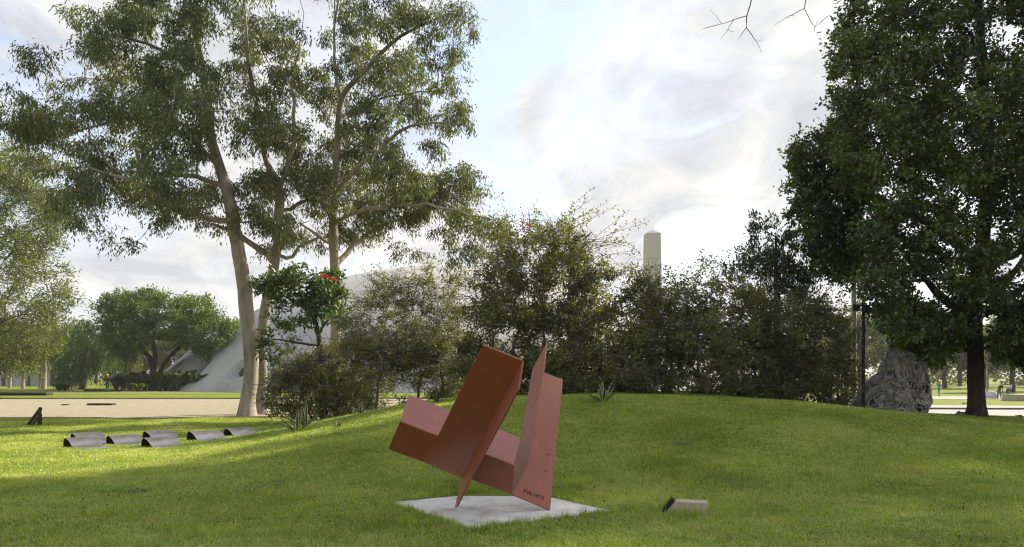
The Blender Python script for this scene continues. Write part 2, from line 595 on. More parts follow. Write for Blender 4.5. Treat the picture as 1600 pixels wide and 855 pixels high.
def clumps_from_blobs(blobs, depth, half, per=1.0):
    """blobs (px,py,rx,ry[,density]); each spreads round foliage clumps in depth around the tree's axis"""
    res = []
    for b in blobs:
        px, py, rx, ry = b[:4]
        den = b[4] if len(b) > 4 else 1.0
        d0 = depth + rng.uniform(-1, 1) * half * 0.75
        n = max(2, int(round(per * den * rx * ry / 180.0)))
        for _ in range(n):
            u = rand_unit(1)[0] * rng.random() ** 0.4
            res.append(P(px + u[0] * rx, py + u[1] * ry, d0 + u[2] * (rx + ry) / 2 / F * depth * 1.3))
    return np.array(res)


def clumps_from_poly(poly, n, depth, half):
    q = sample_poly(poly, n)
    c = np.asarray(poly, float).mean(0)
    ext = np.ptp(np.asarray(poly, float), axis=0) / 2
    e = np.clip(1 - (((q - c) / ext) ** 2).sum(1) * 0.7, 0.1, 1) ** 0.5
    d = depth + rng.uniform(-1, 1, n) * half * e
    return np.array([P(x, y, z) for (x, y), z in zip(q, d)])


def foliage(centers, n_leaf, rad, L, W, style='round', n_twig=5, squash=0.8, twig_r=0.006, tint_sd=0.22, jit=.17):
    """leaves on short twigs around every clump centre -> leaf mesh data, twig mesh data"""
    K = len(centers)
    cs = rad * rng.uniform(0.65, 1.25, K)
    # twigs
    tw = rand_unit(K * n_twig).reshape(K, n_twig, 3)
    tw[:, :, 2] = tw[:, :, 2] * squash + (0.15 if style != 'weep' else -0.25)
    tw = tw * cs[:, None, None] * rng.uniform(0.6, 1.05, (K, n_twig, 1))
    base = centers[:, None, :] + 0 * tw
    tip = base + tw
    mid = base + tw * 0.55 + rng.normal(size=tw.shape) * 0.06 * cs[:, None, None]
    if style in ('gum', 'weep'):
        tip[:, :, 2] -= cs[:, None] * (0.25 if style == 'gum' else 0.8)
    tpts = np.stack([base, mid, tip], 2).reshape(-1, 3, 3)
    trad = np.tile(np.array([1.0, 0.7, 0.3]) * twig_r, (len(tpts), 1))
    tv, tq = tubes(tpts, trad, 3)
    # leaves along twigs
    N = K * n_leaf
    ci = np.repeat(np.arange(K), n_leaf)
    ti = rng.integers(0, n_twig, N)
    s = rng.beta(2.2, 1.2, N)[:, None]
    b, m_, t_ = base[ci, ti], mid[ci, ti], tip[ci, ti]
    pos = (1 - s) ** 2 * b + 2 * s * (1 - s) * m_ + s * s * t_
    pos = pos + rng.normal(size=(N, 3)) * (cs[ci] * jit)[:, None]
    out = norm(pos - centers[ci] + 1e-4)
    rd = rand_unit(N)
    if style == 'gum':
        d = norm(rd * 0.7 + np.array([0, 0, -0.9]) + out * 0.25)
    elif style == 'weep':
        d = norm(rd * 0.35 + np.array([0, 0, -1.0]))
    elif style == 'up':
        d = norm(rd * 0.6 + out * 0.5 + np.array([0, 0, 0.7]))
    elif style == 'feather':
        d = norm(rd * 0.8 + out * 0.8 + np.array([0, 0, -0.15]))
    else:
        d = norm(rd + out * 0.6 + np.array([0, 0, -0.2]))
    nr = rand_unit(N) + np.array([0, 0, 0.6])
    Ls = L * rng.uniform(0.6, 1.3, N)
    Ws = W * rng.uniform(0.7, 1.3, N)
    lv, lq = leaf_quads(pos, d, nr, Ls, Ws)
    ctint = rng.normal(0.45, tint_sd, K)
    tint = np.clip(ctint[ci] + rng.normal(0, 0.17, N), 0, 1)
    return lv, lq, tint, tv, tq


def finish_tree(name, label, cat, base, sk, fol, leafmat, barkmat, tip=0.010, power=0.48, group=None, twigmat=None, leafname='crown'):
    root = empty(name, base)
    tag(root, label, cat, group)
    trunk, br = sk.build(tip, power)
    link('trunk', trunk.mesh('trunk', True, base), root, barkmat)
    lv, lq, tint, tv, tq = fol
    br.add(tv, tq)
    o = link('branches', br.mesh('branches', True, base), root, twigmat or barkmat)
    o['kind'] = 'stuff'
    cr = link(leafname, mesh_np(leafname, lv - np.asarray(base), [lq], False, tint), root, leafmat)
    cr['kind'] = 'stuff'
    return root


def gz(x, y):
    return float(ground(x, y))


def base_at(px, d, sink=0.05):
    x = (px - CX) / F * d
    return np.array([x, d, gz(x, d) - sink])


def flare(b, r, h=0.5):
    return [(b, r * 1.5), (b + np.array([0, 0, h * 0.35]), r * 1.18), (b + np.array([0, 0, h]), r * 1.02)]


# ------------------------------------------------------------------ the three gum trees
def gum(name, label, base_px, depth, path, limbs, blobs, half, per, n_leaf=120):
    b = base_at(base_px, depth)
    fl = flare(b, path[0][2] , 0.9)
    pts = [f[0] for f in fl] + [P(x, y, depth + dd) for x, y, r, dd in path]
    rads = [f[1] for f in fl] + [r for x, y, r, dd in path]
    sk = Skel()
    sk.limb(pts, rads, -1, 0.45, 0.015)
    for lb in limbs:
        pp = [P(x, y, depth + dd) for x, y, r, dd in lb]
        A = np.array(sk.p)
        j = int(np.argmin(np.linalg.norm(A - pp[0], axis=1)))
        sk.limb(pp[1:], [q[2] for q in lb][1:], j, 0.5, 0.04)
    cl = clumps_from_blobs(blobs, depth, half, per)
    sk.grow(cl, 0.6, 0.10, 0.07, 0.9)
    fol = foliage(cl, n_leaf, 0.70, 0.19, 0.052, 'gum', 7, 0.7, 0.007)
    return finish_tree(name, label, 'tree', b, sk, fol, M['leaf_gum'], M['gum_bark'], 0.011, 0.46, 'tall gum trees left of the dome')


gum('gum_tree', 'tall pale-barked gum tree, leftmost of three, trunk leaning left above the gravel edge', 386, 30.0,
    [(394, 600, .28, 0), (391, 530, .29, 0), (384, 465, .28, 0), (373, 395, .26, 0), (365, 350, .25, 0), (355, 299, .22, 0), (341, 255, .20, 0.2), (330, 222, .18, .3), (325, 170, .15, .5), (318, 117, .13, .6), (308, 62, .10, .5), (300, 20, .08, .4), (290, -60, .05, .3)],
    [[(366, 352, .13, 0), (330, 345, .11, -.8), (270, 322, .08, -1.8), (205, 280, .06, -2.6), (140, 262, .035, -3)],
     [(341, 255, .12, 0), (310, 228, .10, .6), (262, 198, .08, 1.4), (190, 182, .06, 2), (90, 217, .04, 2.4), (10, 222, .02, 2.5)],
     [(352, 295, .10, 0), (300, 275, .09, -.6), (235, 270, .07, -1.2), (180, 270, .05, -1.5), (140, 215, .03, -1.8)],
     [(318, 117, .10, .6), (280, 90, .08, 0), (230, 66, .06, -.8), (180, 55, .04, -1.2)],
     [(330, 222, .09, .3), (300, 160, .08, 1.0), (250, 110, .05, 1.6), (160, 95, .03, 1.8)],
     [(300, 50, .07, .4), (320, 20, .06, .9), (335, -40, .04, 1)]],
    [(60, 97, 32, 22, .8), (35, 190, 50, 32, 1.5), (80, 205, 50, 34, 1.6), (70, 255, 42, 32, 1.2), (110, 310, 52, 34, 1.2), (165, 60, 55, 42, 1.1), (215, 25, 55, 40, 1.3),
     (140, 165, 55, 32), (180, 110, 50, 34, .9), (240, 120, 52, 40, 1.2), (265, 172, 62, 44, 1.4), (195, 205, 52, 38, 1.1), (150, 245, 52, 36, 1.1), (255, 250, 52, 36, 1.3),
     (212, 300, 55, 32, 1.4), (282, 308, 48, 32, 1.3), (150, 345, 42, 18, .6), (305, 30, 52, 36, 1.2), (290, 92, 42, 40), (330, 150, 42, 40, .9), (305, 205, 42, 40, .9), (325, 290, 40, 30),
     (250, 345, 50, 16, .5), (190, 380, 30, 10, .4), (260, -30, 80, 40, 1), (350, -30, 60, 40, 1), (120, 20, 30, 18, .6), (100, 130, 40, 18, .6), (20, 150, 25, 14, .6), (315, 345, 30, 18, .6), (140, 285, 40, 30, 1.2)],
    4.0, 1.7)
gum('gum_tree', 'middle gum tree of three, its pale trunk close behind the leaning one', 409, 32.0,
    [(409, 600, .22, 0), (409, 530, .22, 0), (416, 470, .22, 0), (428, 417, .21, 0), (433, 390, .21, 0), (436, 327, .20, 0), (438, 290, .18, 0), (417, 262, .13, .3), (411, 220, .12, .5), (400, 159, .10, .6), (390, 112, .08, .6), (385, 50, .05, .4), (380, -40, .04, .4)],
    [[(430, 408, .14, 0), (413, 395, .13, -.6), (392, 380, .12, -1), (372, 364, .09, -1.6), (330, 350, .05, -2.4)],
     [(438, 290, .12, 0), (452, 250, .10, -.5), (462, 200, .08, -1), (455, 130, .06, -1.2), (470, 60, .04, -1)],
     [(436, 335, .10, 0), (470, 320, .08, 1), (510, 300, .05, 1.6)],
     [(433, 395, .08, 0), (455, 410, .08, .5), (470, 385, .07, .9), (500, 370, .05, 1.4)]],
    [(395, 40, 48, 38, 1.1), (380, 100, 42, 36, 1), (412, 150, 42, 42, 1.1), (385, 205, 40, 36), (440, 200, 46, 42, 1.2), (400, 340, 36, 32, 1.3), (432, 285, 42, 36, 1.2), (462, 120, 42, 42, 1), (452, 55, 42, 42, 1.1),
     (472, 250, 46, 42, 1.3), (400, 290, 36, 30), (440, 355, 42, 26, 1.1), (415, 385, 30, 16, .6), (420, -40, 70, 40)],
    3.4, 1.6)
gum('gum_tree', 'rightmost gum tree of three, its crown spreading over the thicket', 523, 33.0,
    [(524, 560, .22, 0), (524, 500, .22, 0), (525, 436, .21, 0), (521, 400, .20, 0), (520, 340, .19, 0), (524, 270, .16, 0), (528, 200, .14, 0), (532, 150, .12, 0), (567, 112, .11, -.3), (595, 84, .09, -.6), (623, 56, .07, -.8), (660, 40, .05, -1), (700, 20, .03, -1)],
    [[(523, 420, .13, 0), (538, 400, .12, .6), (558, 376, .10, 1.1), (600, 352, .07, 1.8), (650, 330, .04, 2.4)],
     [(524, 300, .11, 0), (545, 276, .10, -.8), (585, 240, .08, -1.6), (620, 208, .07, -2), (655, 190, .05, -2.3), (700, 195, .025, -2.4)],
     [(521, 345, .10, 0), (560, 330, .09, -1), (610, 320, .07, -1.8), (670, 318, .05, -2.6), (730, 335, .035, -3.2), (775, 345, .02, -3.4)],
     [(532, 150, .08, 0), (524, 110, .07, .6), (520, 60, .06, 1), (528, 0, .04, 1.2), (525, -60, .03, 1.2)],
     [(528, 190, .08, 0), (565, 165, .06, 1), (620, 150, .05, 1.8), (690, 140, .03, 2.2)],
     [(521, 380, .08, 0), (495, 365, .07, -.8), (470, 350, .04, -1.4)]],
    [(545, 40, 52, 40, 1.2), (600, 30, 46, 30, 1), (650, 25, 46, 24, 1), (700, 22, 42, 20, 1), (738, 52, 18, 12, .9), (682, 62, 42, 24, 1), (560, 100, 52, 40, 1.1), (622, 110, 52, 36, 1.2), (692, 92, 40, 24, .9), (512, 150, 46, 42, 1),
     (582, 180, 52, 42, 1.2), (640, 160, 42, 36, 1), (702, 142, 36, 22, .9), (722, 190, 22, 38, .9), (690, 180, 34, 24, .7), (542, 230, 52, 42, 1.2), (502, 300, 56, 42, 1.4), (570, 290, 58, 46, 1.5), (622, 275, 50, 42, 1.4), (560, 350, 52, 34, 1.3),
     (622, 330, 46, 36, 1.3), (502, 370, 52, 22, .8), (662, 300, 46, 36, 1.3), (702, 290, 46, 32, 1.3), (732, 280, 24, 28, 1), (690, 340, 46, 26, .9), (742, 345, 38, 26, .9), (772, 345, 24, 30, 1), (780, 382, 18, 24, .8), (720, 390, 44, 30, .7),
     (660, 395, 40, 20, .4), (670, 232, 30, 20, .6), (600, 225, 40, 24, .9), (560, -40, 80, 40), (650, -30, 60, 30)],
    3.6, 1.75)

# ------------------------------------------------------------------ big dark evergreen on the right
r1_poly = [(1335, -160), (1312, 60), (1300, 110), (1313, 165), (1304, 210), (1322, 300), (1328, 380), (1348, 440), (1368, 490), (1398, 528), (1428, 545), (1464, 556), (1488, 545), (1498, 500), (1545, 490), (1556, 556), (1604, 572),
           (1740, 540), (1790, 300), (1750, -40), (1640, -190), (1480, -220)]
b = base_at(1525, 24.0)
sk = Skel()
fl = [(b, .36), (b + np.array([0, 0, .25]), .28), (b + np.array([0, 0, .7]), .25)]
sk.limb([f[0] for f in fl] + [P(x, y, 24 + dd) for x, y, dd in ((1524, 560, 0), (1521, 480, 0), (1528, 420, .1), (1540, 330, .3), (1545, 230, .4), (1535, 110, .3), (1530, 0, .2), (1525, -120, .2))],
        [f[1] for f in fl] + [.235, .23, .22, .20, .18, .15, .11, .06], -1, 0.4, 0.015)
for lb in ([(1521, 490), (1490, 478), (1462, 458), (1440, 430), (1400, 380)], [(1528, 430), (1550, 448), (1575, 438), (1592, 415), (1625, 360)], [(1522, 500), (1555, 485), (1590, 455), (1640, 430), (1690, 420)],
           [(1532, 400), (1560, 410), (1600, 392), (1660, 330)], [(1540, 320), (1590, 250), (1640, 170)], [(1540, 300), (1480, 230), (1420, 170), (1360, 120)], [(1528, 420), (1470, 360), (1400, 320), (1330, 290)]):
    A = np.array(sk.p)
    dd = rng.uniform(-2.5, 2.5)
    j = int(np.argmin(np.linalg.norm(A - P(*lb[0], 24), axis=1)))
    k = len(lb) - 1
    sk.limb([P(x, y, 24 + dd * (i + 1) / k) for i, (x, y) in enumerate(lb[1:])], np.linspace(.14, .05, k), j, 0.5, 0.03)
cl = np.vstack([clumps_from_poly(r1_poly, 1500, 24.0, 4.8), clumps_from_poly([(1240, 235), (1298, 203), (1345, 220), (1345, 440), (1292, 436), (1264, 402), (1250, 350), (1235, 300)], 170, 25.5, 1.6)])
cl = np.vstack([cl, clumps_from_poly([(1372, 478), (1500, 470), (1502, 535), (1464, 562), (1424, 550), (1392, 530)], 75, 23.6, 2.4), clumps_from_poly([(1542, 500), (1660, 480), (1680, 570), (1600, 577), (1558, 562)], 60, 23.6, 2.4)])
# thin spots where the sky shows
pxs = CX + cl[:, 0] / cl[:, 1] * F
pys = HY - (cl[:, 2] - EYE) / cl[:, 1] * F
keep = np.ones(len(cl), bool)
for gx, gy, gr in ((1470, 478, 26), (1592, 425, 34), (1552, 505, 24), (1440, 448, 18), (1582, 60, 30), (1545, 75, 20), (1330, 470, 20), (1428, 78, 9), (1412, 132, 8), (1545, 350, 16), (1545, 240, 14)):
    keep &= np.hypot(pxs - gx, pys - gy) > gr
cl = cl[keep]
sk.grow(cl, 0.6, 0.05, 0.06, 0.8)
fol = foliage(cl, 135, 0.60, 0.14, 0.078, 'round', 7, 0.8, 0.007, .28, .12)
R1 = finish_tree('evergreen_tree', 'big dark evergreen tree with dense hanging crown at the right edge of the mound', 'tree', b, sk, fol, M['leaf_dense'], M['bark'], 0.012, 0.47, 'dark evergreens on the right')


def copy_tree(o, parent=None):
    c = o.copy()
    C.objects.link(c)
    c.parent = parent
    for ch in o.children:
        copy_tree(ch, c)
    return c


for (x, y, rz, sc, lab) in ((35.5, 31.0, 2.1, 1.9, 'very tall dark evergreen tree added unseen beyond the right frame edge to shade the foreground'),):  # unseen copy, added and scaled up to cast shade on the foreground
    t = copy_tree(R1)
    t.location = (x, y, gz(x, y) - 0.05)
    t.rotation_euler = (0, 0, rz)
    t.scale = (sc, sc, sc)
    t['label'] = lab


# ------------------------------------------------------------------ thicket
def thicket(name, label, stems, depth, blobs, half, per, n_leaf, shoots, leaf=(0.095, 0.052), rad=0.44, leafmat=None, seedstems=4, cat='shrub', group='shrubs of the thicket along the mound'):
    sk = Skel()
    base = base_at(np.mean([s[0] for s in stems]), depth)
    for (spx, dd, topx, topy, r) in stems:
        b0 = base_at(spx, depth + dd)
        mid = P((spx + topx) / 2 + rng.uniform(-12, 12), (HY + 40 + topy) / 2, depth + dd)
        mid[2] = max(mid[2], b0[2] + 0.3)
        sk.limb([b0, mid, P(topx, topy, depth + dd * 1.3)], [r, r * 0.75, r * 0.4], -1, 0.3, 0.04)
    cl = clumps_from_blobs(blobs, depth, half, per)
    gzv = ground(cl[:, 0], cl[:, 1]) + 0.12
    cl[:, 2] = np.maximum(cl[:, 2], gzv)
    sk.grow(cl, 0.35, 0.22, 0.10, 0.4)
    # wild shoots that arch out of the mass
    sp = []
    for (x0, y0, x1, y1, n) in shoots:
        for _ in range(n):
            a = P(x0 + rng.normal() * 14, y0 + rng.normal() * 10, depth + rng.uniform(-1, 1) * half * .8)
            e = P(x1 + rng.normal() * 16, y1 + rng.normal() * 12, depth + rng.uniform(-1, 1) * half)
            m1 = (a + e) / 2 + np.array([rng.normal() * .12, rng.normal() * .12, 0.10 + rng.random() * .15])
            s = np.linspace(0, 1, 7)[:, None]
            sp.append((1 - s) ** 2 * a + 2 * s * (1 - s) * m1 + s * s * e + rng.normal(size=(7, 3)) * 0.012)
    fol = list(foliage(cl, n_leaf, rad, leaf[0], leaf[1], 'round', 10, 0.85, 0.0050, 0.28, .09))
    # bare criss-cross twigs
    K = len(cl)
    K2 = K * 5
    a = cl[rng.integers(0, K, K2)] + rng.normal(size=(K2, 3)) * 0.25
    d = rand_unit(K2) * rng.uniform(0.35, 1.1, (K2, 1))
    d[:, 2] = np.abs(d[:, 2]) * 0.7
    t3 = np.stack([a, a + d * .5 + rng.normal(size=d.shape) * .07, a + d + np.array([0, 0, -.08])], 1)
    t3[:, :, 2] = np.maximum(t3[:, :, 2], ground(t3[:, :, 0], t3[:, :, 1]) + 0.03)
    tv2, tq2 = tubes(t3, np.tile([.008, .006, .003], (len(t3), 1)), 3)
    mb = MB()
    mb.add(fol[3], fol[4])
    mb.add(tv2, tq2)
    if sp:
        sp = np.array(sp)
        v, q = tubes(sp, np.tile(np.linspace(.010, .003, 7), (len(sp), 1)), 3)
        mb.add(v, q)
        N = 26
        idx = np.repeat(np.arange(len(sp)), N)
        tt = rng.uniform(0.8, 6, len(idx))
        lo = np.floor(tt).astype(int).clip(0, 5)
        fr = (tt - lo)[:, None]
        pos = sp[idx, lo] * (1 - fr) + sp[idx, lo + 1] * fr
        side = rand_unit(len(idx))
        stub = pos + side * rng.uniform(0.02, 0.10, (len(idx), 1))
        lv, lq = leaf_quads(stub, norm(side + rand_unit(len(idx)) * .6), rand_unit(len(idx)) + np.array([0, 0, .5]), leaf[0] * rng.uniform(.6, 1.2, len(idx)), leaf[1] * rng.uniform(.7, 1.2, len(idx)))
        fol[1] = np.vstack([fol[1], lq + len(fol[0])])
        fol[0] = np.vstack([fol[0], lv])
        fol[2] = np.concatenate([fol[2], np.clip(rng.normal(.6, .2, len(idx)), 0, 1)])
    fol[3], fol[4] = np.concatenate(mb.v), np.concatenate(mb.q[4])
    return finish_tree(name, label, cat, base, sk, fol, leafmat or M['leaf_thicket'], M['twig'], 0.0055, 0.46, group, leafname='foliage'), cl


thicket('thicket_shrub', 'low tangled shrub at the foot of the gum trees, left end of the thicket', [(505, 0, 500, 600, .07), (520, .3, 540, 590, .05), (490, -.3, 460, 610, .05), (540, .2, 560, 620, .04)], 25.5,
        [(450, 600, 40, 36, 1.2), (500, 600, 42, 42, 1.3), (542, 590, 42, 46, 1.3), (470, 562, 42, 30, .8), (432, 630, 24, 20, 1), (565, 615, 30, 26, 1), (520, 550, 40, 24, .8), (440, 575, 26, 20, .5), (450, 640, 34, 14, 1.6), (500, 642, 36, 14, 1.8), (545, 640, 34, 14, 1.6), (520, 610, 40, 30, 1.2)], 1.2, 2.6, 100,
        [(470, 590, 425, 600, 6), (470, 570, 440, 530, 5), (520, 560, 560, 520, 5)])
thicket('thicket_shrub', 'airy brownish shrub with see-through twigs in front of the dome', [(585, 0, 600, 560, .06), (650, .5, 660, 560, .05), (700, 0, 690, 560, .06), (560, .3, 575, 590, .05)], 24.0,
        [(600, 475, 46, 36, .75), (660, 465, 46, 36, .7), (622, 520, 56, 40, .95), (690, 510, 46, 42, .9), (590, 560, 52, 34, 1.2), (650, 565, 52, 34, 1.2), (702, 575, 40, 44, 1.4), (560, 520, 36, 40, .8), (612, 436, 36, 18, .5), (665, 432, 36, 16, .4), (705, 455, 30, 30, .6), (690, 615, 32, 18, 1.4), (585, 600, 36, 18, 1.0), (580, 632, 30, 12, 1.0), (640, 600, 36, 12, .7), (705, 632, 30, 12, 1.6), (600, 545, 46, 30, 1.0), (660, 540, 46, 30, 1.0), (650, 632, 30, 8, .4)], 1.2, 3.1, 95,
        [(600, 470, 590, 425, 6), (650, 460, 660, 420, 7), (560, 520, 540, 470, 5), (700, 470, 715, 430, 5), (640, 590, 600, 630, 5), (600, 580, 570, 625, 5)], leaf=(.075, .04))
big, bigcl = thicket('thicket_shrub', 'tall tangled shrub with long wild shoots right behind the red sculpture', [(800, 0, 810, 520, .09), (850, .4, 850, 500, .08), (900, 0, 900, 520, .08), (940, .3, 930, 540, .06), (770, .2, 770, 540, .06)], 21.8,
        [(770, 500, 46, 50, 1.2), (830, 432, 50, 40, 1.1), (882, 425, 46, 40, 1.1), (800, 385, 40, 36, .6), (860, 372, 46, 34, .7), (912, 388, 34, 30, .5), (920, 445, 46, 40, 1.1), (850, 500, 56, 46, 1.5), (920, 512, 52, 46, 1.5), (800, 570, 46, 42, 1.6), (872, 570, 56, 40, 1.6), (940, 570, 46, 44, 1.6), (770, 445, 42, 40, .9), (745, 560, 34, 44, 1.4), (745, 610, 30, 20, 1.4), (790, 615, 36, 12, 1.8), (840, 610, 40, 14, 1.8), (890, 610, 40, 14, 1.8), (940, 610, 40, 14, 1.8), (760, 580, 40, 30, 1.3)], 1.4, 2.5, 100,
        [(860, 380, 930, 315, 7), (900, 390, 985, 385, 5), (830, 390, 830, 335, 6), (880, 380, 890, 335, 5), (800, 390, 790, 335, 4), (920, 400, 985, 350, 4), (940, 440, 1000, 410, 4), (780, 450, 745, 420, 4)])
thicket('thicket_shrub', 'dense rounded shrub below the obelisk', [(1000, 0, 1000, 560, .07), (1050, .3, 1050, 550, .07), (1090, 0, 1090, 550, .06), (970, .3, 970, 560, .05)], 21.8,
        [(1000, 485, 52, 40, 1.3), (1050, 485, 52, 38, 1.3), (1078, 445, 34, 22, .5), (980, 540, 52, 46, 1.6), (1042, 550, 56, 50, 1.6), (1010, 592, 62, 24, 1.6), (1100, 550, 52, 50, 1.6), (1090, 495, 46, 40, 1.2), (1080, 600, 60, 18, 1.6), (1010, 450, 30, 18, .7), (1000, 612, 50, 10, 1.8), (1110, 610, 40, 14, 1.8)], 1.4, 2.0, 100,
        [(1010, 460, 985, 425, 5), (1050, 460, 1060, 430, 6), (1080, 450, 1110, 415, 5), (1090, 470, 1130, 435, 4), (1030, 470, 1035, 440, 4)])
thicket('thicket_shrub', 'dark bramble-like shrub at the right end of the thicket beside the black lamp post', [(1180, 0, 1180, 560, .07), (1230, .3, 1230, 560, .07), (1280, 0, 1280, 570, .06), (1310, .2, 1310, 580, .05)], 22.6,
        [(1150, 512, 50, 44, 1.4), (1202, 512, 50, 44, 1.5), (1250, 505, 46, 44, 1.4), (1290, 525, 38, 42, 1.1), (1180, 572, 60, 44, 1.7), (1240, 582, 60, 44, 1.7), (1298, 585, 38, 46, 1.5), (1135, 445, 34, 24, .5), (1320, 560, 16, 50, .6), (1170, 470, 46, 26, .9), (1210, 612, 70, 18, 1.5), (1150, 600, 40, 22, 1.5), (1280, 475, 40, 24, .6), (1180, 622, 50, 10, 1.8), (1250, 625, 50, 12, 1.8), (1310, 628, 30, 14, 1.5)], 1.4, 2.0, 100,
        [(1140, 470, 1130, 410, 6), (1100, 470, 1080, 425, 5), (1290, 500, 1325, 440, 6), (1300, 540, 1335, 520, 6), (1310, 590, 1340, 600, 6)])

# bougainvillea sprays at the top of the tall shrub
for nm, lab, x, y, d, mt, n in (('bougainvillea_spray', 'small crimson flower spray on the thicket top', 819, 352, 21.8, 'petal_pink', 70), ('bougainvillea_spray', 'small faded russet flower spray near the crimson one', 839, 337, 21.8, 'petal_pink', 60)):
    c = P(x, y, d)
    root = empty(nm, c)
    tag(root, lab, 'flowers', 'flower sprays on the thicket')
    pts = c + rng.normal(size=(n, 3)) * np.array([.09, .09, .15])
    lv, lq = leaf_quads(pts, rand_unit(n), rand_unit(n), np.full(n, .06), np.full(n, .05))
    o = link('bracts', mesh_np('bracts', lv - c, [lq], False, rng.random(n) * (1 if x < 830 else .4) + (0 if x < 830 else .6)), root, M[mt] if x < 830 else M['litter'])
    o['kind'] = 'stuff'
    st = np.stack([c + [0.1, 0.1, -1.0], c + [.03, .02, -.45], c], 0)[None]
    v, q = tubes(st, [[.008, .006, .003]], 4)
    link('stem', mesh_np('stem', v - c, [q]), root, M['twig'])

# tulip tree with orange flowers
b = base_at(505, 25.2)
sk = Skel()
sk.limb([b, P(503, 600, 25.2), P(500, 540, 25.2), P(494, 505, 25.2), P(484, 480, 25.2), P(470, 460, 25.2)], [.13, .10, .09, .085, .06, .04], -1, .3, .015)
for lb in ([(497, 520), (515, 490), (522, 460)], [(488, 490), (455, 470), (430, 450)], [(499, 540), (460, 535), (425, 530)], [(494, 505), (505, 470), (500, 440)]):
    j = int(np.argmin(np.linalg.norm(np.array(sk.p) - P(*lb[0], 25.2), axis=1)))
    sk.limb([P(x, y, 25.2 + rng.uniform(-.5, .5)) for x, y in lb[1:]], [.04, .02], j, .3, .02)
cl = clumps_from_blobs([(432, 440, 32, 20, 1.4), (480, 440, 46, 22, 1.5), (520, 452, 28, 28, 1.5), (502, 480, 40, 24, 1.2), (425, 462, 24, 14, .8), (420, 530, 22, 14, 1), (440, 512, 24, 12, .8), (515, 500, 26, 16, .9), (470, 500, 30, 12, .5), (430, 555, 24, 10, .6), (470, 470, 40, 16, .6), (405, 445, 14, 8, 1), (455, 425, 20, 8, 1), (535, 480, 16, 14, 1)], 25.2, 1.0, 2.0)
sk.grow(cl, .3, .1, .05, .4)
fol = foliage(cl, 70, .42, .17, .075, 'round', 6, .5, .006)
finish_tree('tulip_tree', 'small bright-leaved tulip tree with orange flowers beside the gum trunks', 'tree', b, sk, fol, M['leaf_tulip'], M['bark'], .008)
for x, y in ((507, 434), (520, 438)):
    c = P(x, y, 24.4)
    root = empty('tulip_flower', c)
    tag(root, 'orange tulip-tree flower head, %s of the two at the crown top' % ('left' if x < 515 else 'right'), 'flower', 'orange flower heads')
    n = 45
    ph = rng.random(n) * 2 * np.pi
    d = np.stack([np.cos(ph), np.sin(ph), rng.uniform(.1, .8, n)], -1)
    lv, lq = leaf_quads(d * .04, d, rand_unit(n), rng.uniform(.08, .15, n), np.full(n, .06))
    o = link('petals', mesh_np('petals', lv, [lq], False, rng.random(n)), root, M['petal_orange'])
    o['kind'] = 'stuff'
    v, q = tubes(np.array([[[0, 0, -.5], [.02, 0, -.2], [0, 0, .02]]]), [[.012, .01, .008]], 5)
    link('stalk', mesh_np('stalk', v, [q]), root, M['bark'])

# upright dark tree behind the thicket
b = base_at(1215, 26.0)
sk = Skel()
sk.limb([b, P(1215, 560, 26), P(1213, 480, 26), P(1212, 420, 26), P(1212, 370, 26)], [.14, .12, .10, .07, .03], -1, .3, .015)
mg = [(1185, 378, 24, 40, 1.2), (1215, 380, 18, 36, 1.2), (1240, 392, 26, 40, 1.2), (1165, 412, 24, 24, 1), (1200, 430, 52, 36, 1.7), (1252, 442, 34, 36, 1.4), (1150, 430, 16, 14, .8), (1210, 470, 60, 24, 1.5), (1270, 430, 20, 20, .8)]
cl = clumps_from_blobs(mg, 26.0, .9, 1.9)
sk.grow(cl, .35, .0, .05, 1.2)
fol = foliage(cl, 55, .36, .15, .055, 'up', 5, 1.1, .006)
finish_tree('magnolia_tree', 'upright dark tree with stiff pointed leaf spires behind the thicket', 'tree', b, sk, fol, M['leaf_magnolia'], M['bark'], .008)


# ------------------------------------------------------------------ trees beyond the gravel, left
def park_tree(name, label, depth, stems, poly, n, half, n_leaf, rad, L, W, style, mat, bark='bark', blobs=None, tip=.02, group='park trees beyond the gravel', squash=.7, tw=.012):
    sk = Skel()
    base = base_at(stems[0][0][0], depth)
    for st in stems:
        b0 = base_at(st[0][0], depth)
        rs = np.linspace(st[0][2], st[-1][2], len(st))
        sk.limb([b0] + [P(x, y, depth) for x, y, r in st[1:]], [r for x, y, r in st], -1, .7, .05)
    cl = clumps_from_poly(poly, n, depth, half)
    sk.grow(cl, 1.0, .12, .12, .7)
    fol = foliage(cl, n_leaf, rad, L, W, style, 6, squash, tw)
    return finish_tree(name, label, 'tree', base, sk, fol, M[mat], M[bark], tip, .47, group)


